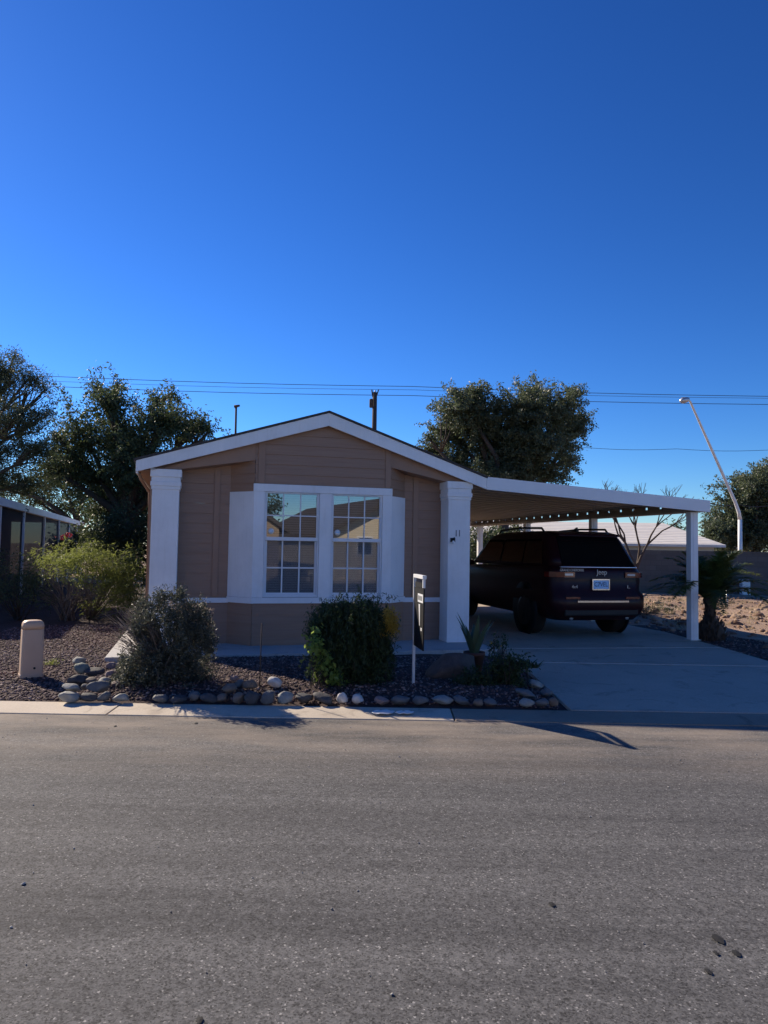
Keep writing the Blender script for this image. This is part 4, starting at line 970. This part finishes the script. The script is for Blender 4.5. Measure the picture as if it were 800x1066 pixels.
def stone(px, py, wpx, hpx, mat, label, name='river_stone', z=None, group='stones edging the beds', depth=.8, seed=None):
    zz = .03 if z is None else z; p = g(px, py, zz); sc_ = F/p[1]; w_ = wpx/sc_*1.04; h_ = hpx/sc_*1.08
    sd = int(px*7+py*3) if seed is None else seed; d_ = w_*depth
    o = rock_mesh(name, w_, d_, h_, sd, M['st_'+mat]); r_ = random.Random(sd)
    o.location = (p[0], p[1]+d_*.42, zz+h_*.36); o.rotation_euler = (r_.uniform(-.25,.25), r_.uniform(-.28,.28), r_.uniform(-.5,.5)); tag(o, label, 'stone', group)
for a in [
 (69,731,22,11,'pale','long pale stone at the far left end of the row along the kerb'),
 (89,730.5,18,8,'dark','dark flat kerb stone right beside the leftmost pale one'),
 (106,730,14,9,'grey','roundish grey kerb stone below the middle of the left rock pile'),
 (124,731,19,8,'pale','flat cream white kerb stone at the left foot of the grey green bush'),
 (71,721,22,9,'pale','tilted pale slab at the left end of the second layer of the rock pile',.09),
 (99,722,22,13,'grey','large blocky grey stone in the middle of the left rock pile',.08),
 (87,718,8,6,'grey','smallest grey pebble wedged left of the large blocky stone',.08),
 (78,713,21,10,'dark','dark rounded stone shaded behind the tilted pale slab',.08),
 (92,713,13,8,'tan','brownish stone in the shaded heart of the left rock pile',.08),
 (107,713,14,8,'pale','small pale oval stone right of the rock pile above the blocky one',.08),
 (82,702,17,12,'green','greenish round stone near the top of the left rock pile',.07),
 (80,692,15,9,'pale','pale stone crowning the top of the left rock pile',.15),
 (95,705,22,10,'dark','wide dark stone right of the greenish one in the pile',.05),
 (115,698,11,9,'pink','upper of two pinkish stones beside the lit slab corner',.05),
 (113,707,13,9,'pink','lower of two pinkish stones left of the grey green bush',.05),
 (120,718,13,9,'red','dark reddish stone at the left edge of the grey green bush',.05),
 (165,732,18,8,'grey','grey stone on the kerb under the centre of the grey green bush'),
 (184,732,18,7,'dark','low dark stone under the right half of the grey green bush'),
 (201,730,14,10,'grey','knobbly grey stone at the right foot of the grey green bush'),
 (216,732,17,9,'dark','dark stone just right of the grey green bush foot'),
 (229,731,13,8,'tan','small brownish stone starting the row between the two bushes'),
 (247,732,15,11,'tan','brownish block of the kerb row below the stacked grey stones'),
 (262,733,16,14,'dark','tall dark stone of the kerb row below the thin stake'),
 (278,733,17,14,'grey','tall grey stone of the kerb row just right of the thin stake'),
 (296,733,17,13,'pale','sunlit pale stone of the kerb row between stake and dark bush'),
 (315.5,732,20,11,'dark','long dark stone of the kerb row before the sunlit gravel'),
 (337,733,25,10,'dark','widest dark slab of the kerb row at left foot of dark bush'),
 (355.5,733,13,12,'white','left one of two white stones below the dark bush'),
 (373,733,14,10,'white','right one of two white stones below the dark bush'),
 (397,734,16,8,'pink','pinkish stone between the white stones and the sign post'),
 (417,733.5,21,9,'grey','long grey stone on the kerb just left of the sign post'),
 (438,734,18,9,'grey','grey oblong stone at the foot of the sign post'),
 (462,734,21,10,'pale','large pale oval stone right of the sign post'),
 (482,734.5,18,9,'grey','bluish grey stone below the big boulder'),
 (498,735,11,8,'tan','small upright brownish stone right below the big boulder'),
 (511,735,15,7,'grey','flat grey stone below the low spreading shrub'),
 (550,736,16,8,'pale','pale lowest stone at the driveway corner of the bed'),
 (566,736,14,9,'grey','grey stone second from the driveway corner'),
 (577.5,735.5,11,9,'tan','brownish end stone touching the driveway corner'),
 (550,727,22,8,'grey','wide flat grey stone laid above the pale corner stone',.07),
 (559,717.5,18,9,'pale','highest pale stone beside the driveway near the rosette plant',.05),
 (570,725,14,8,'grey','grey stone leaning at the driveway edge below the highest one',.04),
 (237,722,17,11,'tan','broad brownish stone in the upper row left of the stake',.09),
 (243,710,10,7,'pink','small pinkish stone at the back of the upper row',.12),
 (249,716,11,8,'grey','small grey stone in the upper row behind the stake',.1),
 (260,718,15,10,'tan','brownish stone of the upper row just left of the stake',.1),
 (286,716,15,11,'white','sunlit whitish stone of the upper row right of the stake',.1),
]: stone(*a[:6], z=a[6] if len(a) > 6 else None)
stone(473, 711, 60, 30, 'boulder', 'big rough dark boulder in the bed left of the potted agave', 'boulder', .06, None, .75, 91)

# ------------------------------------------------------------------ small things in the beds
b = g(32, 706, .02); ped = empty('utility_pedestal', b, 'tan plastic utility pedestal with rounded top in the left gravel', 'pedestal', rz=math.radians(33))
def rrect(hw, hd, rad, z, n=5):
    return [(cx+rad*math.cos(math.radians(a0+90*k/(n-1))), cy+rad*math.sin(math.radians(a0+90*k/(n-1))), z) for (cx, cy, a0) in ((hw-rad,-hd+rad,-90),(hw-rad,hd-rad,0),(-hw+rad,hd-rad,90),(-hw+rad,-hd+rad,180)) for k in range(n)]
w = MB(); rs_ = [rrect(.118,.10,.03,-.03), rrect(.118,.10,.03,.05), rrect(.112,.094,.03,.056), rrect(.106,.09,.03,.53)]
def lofts(w, rs_):
    n = len(rs_[0]); w.add([p for q in rs_ for p in q], [(i*n+j, i*n+(j+1) % n, (i+1)*n+(j+1) % n, (i+1)*n+j) for i in range(len(rs_)-1) for j in range(n)]+[tuple(range(n))[::-1], tuple(range((len(rs_)-1)*n, len(rs_)*n))], True); return w
lofts(w, rs_).build('housing', M['tan'], ped, bevel=.004)
w = MB(); lofts(w, [rrect(.106,.09,.03,.531), rrect(.106,.09,.034,.575), rrect(.100,.085,.04,.602), rrect(.082,.068,.038,.62), rrect(.05,.04,.03,.627)]).build('cap', M['tan'], ped)
w = MB(); w.lathe([(.0001,0),(.012,0),(.012,.008),(.0001,.008)], (0,0,0), 10); o = w.build('lock', M['trimblack'], ped); o.location = (.02,-.097,.12); o.rotation_euler = (PI/2,0,0)
b = g(270.5, 714, .1); o = MB().tube([(0,0,-.05),(.003,0,.3),(.006,0,.62)], .006, 6).build('garden_stake', M['pole']); o.location = b; tag(o, 'thin dark upright stake in the stones below the window', 'stake')
# lawn sign
b = g(430.5, 713, .09); b[2] = .09
e_ = at(442.3, 601, b[1]-.46); dirv = np.array([e_[0]-b[0], e_[1]-b[1], 0]); yaw = math.atan2(dirv[1], dirv[0])
sg = empty('yard_sign', b, 'black yard sign hanging from a white post and arm at the kerb', 'sign', rz=yaw)
zt = at(430.5, 597.5, b[1])[2]-b[2]
w = MB(); w.box(-.014, .014, -.014, .014, -.1, zt); w.build('post', M['lampgrey'], sg, bevel=.003)
w = MB(); w.box(.018, .47, -.02, .02, zt-.034, zt+.002); w.build('arm', M['signwhite'], sg, bevel=.003)
w = MB(); w.box(.43, .455, -.012, .012, zt-.12, zt-.035); w.build('hanger', M['signwhite'], sg)
w = MB(); w.box(.022, .455, -.006, .006, zt-.73, zt-.13); bd = w.build('sign_board', M['black'], sg)
w = MB(); w.box(.05, .42, -.004, .004, zt-.126, zt-.075); w.build('rider', M['black'], sg)
for s in (-1, 1):
    y0, y1 = min(s*.0065, s*.0085), max(s*.0065, s*.0085); y2, y3 = min(s*.0088, s*.0098), max(s*.0088, s*.0098)
    w = MB(); w.box(.20, .44, y0, y1, zt-.27, zt-.185); w.build('headline_band', M['signwhite'], bd)
    for k in range(4):
        w = MB(); w.box(.225+k*.05, .25+k*.05, y2, y3, zt-.25, zt-.205); w.build('lettering', M['black'], bd)
    w = MB(); w.hexa([(.29,y0,zt-.50),(.31,y0,zt-.50),(.31,y1,zt-.50),(.29,y1,zt-.50)], [(.245,y0,zt-.29),(.305,y0,zt-.29),(.305,y1,zt-.29),(.245,y1,zt-.29)]); w.build('white_mark', M['signwhite'], bd)
    w = MB(); w.box(.35, .40, y0, y1, zt-.545, zt-.515); w.build('white_mark', M['signwhite'], bd)
w = MB(); w.box(-.1, .1, -.03, .03, -.02, .0); w.build('foot', M['signwhite'], sg)
# flattened white litter on the kerb
def sheetlump(px0, px1, py, label, seed, dpt):
    a, b_ = g(px0, py, .03), g(px1, py, .03); wd_ = b_[0]-a[0]; r_ = random.Random(seed); n1, n2 = 16, 9; V = []
    for j in range(n2):
        for i in range(n1):
            u_, v_ = i/(n1-1), j/(n2-1); ed = 1-.25*abs(2*v_-1)**2-.12*r_.random()
            V.append(((u_-.5)*wd_*ed+(v_-.5)*.04, (v_-.5)*dpt*(1-.3*abs(2*u_-1)**2), .004+.009*abs(math.sin(u_*5+seed)*math.sin(v_*3+seed))+.003*r_.random()+.022*v_*dpt))
    Fq = [(j*n1+i, j*n1+i+1, (j+1)*n1+i+1, (j+1)*n1+i) for j in range(n2-1) for i in range(n1-1)]
    o = npmesh('plastic_wrapper', V, Fq, M['signwhite']); o.location = ((a[0]+b_[0])/2, a[1]+dpt*.2, .014); o.modifiers.new('s', 'SOLIDIFY').thickness = .004; tag(o, label, 'litter')
sheetlump(387, 411, 741, 'larger flattened white wrapper on the kerb below the dark bush', 2, .14); sheetlump(412, 431, 741, 'smaller flattened white wrapper on the kerb near the sign post', 5, .10)
# oil spots on the road
def spot(px, py, rpx, label, seed):
    p = g(px, py, -.01); r_ = rpx/F*p[1]; rd = random.Random(seed); n = 18
    vs = [(0,0,.0022)]+[(r_*rd.uniform(.75,1.2)*math.cos(2*PI*k/n), r_*1.7*rd.uniform(.75,1.2)*math.sin(2*PI*k/n), .0) for k in range(n)]
    me = bpy.data.meshes.new('tar_spot'); me.from_pydata(vs, [], [(0, 1+k, 1+(k+1) % n) for k in range(n)]); o = finish('tar_spot', me, M['tyre']); o.location = (p[0], p[1], -.0075); tag(o, label, 'tar spot', 'tar spots on the road')
for k, (x, y, r_, l_) in enumerate(((748,978,5,'largest black tar spot on the road at lower right'),(767,993,4,'flat tar spot right of the largest spot'),(746,993,2.5,'small tar spot under the largest spot'),(738,1012,3,'tar spot nearest the bottom edge at lower right'),(575,942,3,'lone tar spot in the middle of the lane'),(204,753,1.8,'tiny tar speck near the kerb below the grey green bush'),(120,756,1.4,'tiny tar speck left of the bush shadow near the kerb'),(208,1063,3.5,'tar spot at the bottom edge left of centre'))): spot(x, y, r_, l_, k)

# ------------------------------------------------------------------ across the street (partly seen in the window panes; unseen pale-walled row added for bounce light)
def across(name, label, x, y, hw, dep, ze, zr, wm, rm, rzz=0):
    r = empty(name, (x, y, 0), label, 'house', rz=rzz)
    w = MB(); w.prism([(-hw,-.1),(hw,-.1),(hw,ze),(0,zr),(-hw,ze)], lambda s, z, d: (s, d, z), -dep, 0); w.build('wall', wm, r)
    k = (zr-ze)/hw
    w = MB(); w.prism([(-hw-.4,ze-.4*k+.003),(0,zr+.003),(0,zr+.2),(-hw-.4,ze-.4*k+.2)], lambda s, z, d: (s, d, z), -dep-.3, .35)
    w.prism([(hw+.4,ze-.4*k+.003),(0,zr+.003),(0,zr+.2),(hw+.4,ze-.4*k+.2)], lambda s, z, d: (s, d, z), -dep-.3, .35); w.build('roof', rm, r)
    for a in (-hw*.55, hw*.3):
        w = MB(); w.box(a, a+.8, .0, .04, 1.1, 2.0); wn = w.build('window', M['vinyl'], r); w = MB(); w.box(a+.07, a+.73, .041, .05, 1.17, 1.93); w.build('pane', M['carglass'], wn)
    return r
across('house', 'cream gabled house across the street mirrored in the right window', 11.6, -9.3, 3.1, 13, 2.1, 3.7, M['cream'], M['roofdark'], math.radians(6))
across('house', 'tan gabled house across the street mirrored in the left window', 3.9, -10.5, 2.5, 13, 2.3, 3.9, M['stuccotan'], M['roofdark'], math.radians(6))
across('house', 'white walled house farther along the opposite side of the street', 21, -9.6, 3.4, 12, 2.3, 3.6, M['white'], M['roofpale'], math.radians(6))
across('house', 'white walled house on the opposite side behind the photographer', -3.6, -9.6, 3.4, 12, 2.4, 3.7, M['white'], M['roofpale'], math.radians(6))
across('house', 'cream walled house on the opposite side further left', -12, -9.6, 3.4, 12, 2.3, 3.6, M['cream'], M['roofdark'], math.radians(6))
def tree_at(label, x, y, h, r_):
    tree('broad_tree', label, (x, y, -.1), (x, y, h*.45), [(x+RNG.normal()*r_*.5, y+RNG.normal()*r_*.4, h*(.6+.3*RNG.uniform()), r_*.6, r_*.6, r_*.5) for _ in range(6)], 20, 34, (.32,.32,.28), .26, .12, M['leaf_dark'], .18, n_sub=3)
tree_at('round tree across the street behind the tan gabled house', 7.5, -30, 5.2, 2.0); tree_at('tree across the street behind the cream gabled house', 13, -34, 5.4, 2.2)

# ------------------------------------------------------------------ camera, sky, sun
cam = bpy.data.cameras.new('camera'); co_ = bpy.data.objects.new('camera', cam); C.objects.link(co_); sc.camera = co_
cam.sensor_fit = 'HORIZONTAL'; cam.sensor_width = 36; cam.lens = F/800*36; cam.clip_end = 2000
m4 = Matrix.Identity(4)
for i in range(3):
    for j in range(3): m4[i][j] = RM[i][j]
m4.translation = Vector(CAM); co_.matrix_world = m4
wld = bpy.data.worlds.new('World'); sc.world = wld; wld.use_nodes = True; nt = wld.node_tree
sky = nt.nodes.new('ShaderNodeTexSky'); sky.sky_type = 'NISHITA'; sky.sun_disc = False; sky.sun_elevation = SUN_EL; sky.sun_rotation = SUN_AZ
sky.air_density = 1.0; sky.dust_density = .06; sky.ozone_density = 8
hs = nt.nodes.new('ShaderNodeHueSaturation'); hs.inputs['Saturation'].default_value = 1.10; hs.inputs['Hue'].default_value = .503
gm = nt.nodes.new('ShaderNodeGamma'); gm.inputs[1].default_value = 1.36
nt.links.new(sky.outputs[0], hs.inputs['Color']); nt.links.new(hs.outputs[0], gm.inputs[0]); nt.links.new(gm.outputs[0], nt.nodes['Background'].inputs[0]); nt.nodes['Background'].inputs[1].default_value = .053
sun = bpy.data.lights.new('sun', 'SUN'); sun.energy = 5.0; sun.angle = math.radians(.53); sun.color = (1, .86, .68)
so = bpy.data.objects.new('sun', sun); C.objects.link(so)
dirv = Vector((-math.sin(SUN_AZ)*math.cos(SUN_EL), -math.cos(SUN_AZ)*math.cos(SUN_EL), -math.sin(SUN_EL)))
so.rotation_euler = dirv.to_track_quat('-Z', 'Y').to_euler(); so.location = (-20, 20, 20)
sc.view_settings.view_transform = 'Standard'; sc.view_settings.look = 'None'; sc.view_settings.exposure = .5; sc.view_settings.gamma = 1
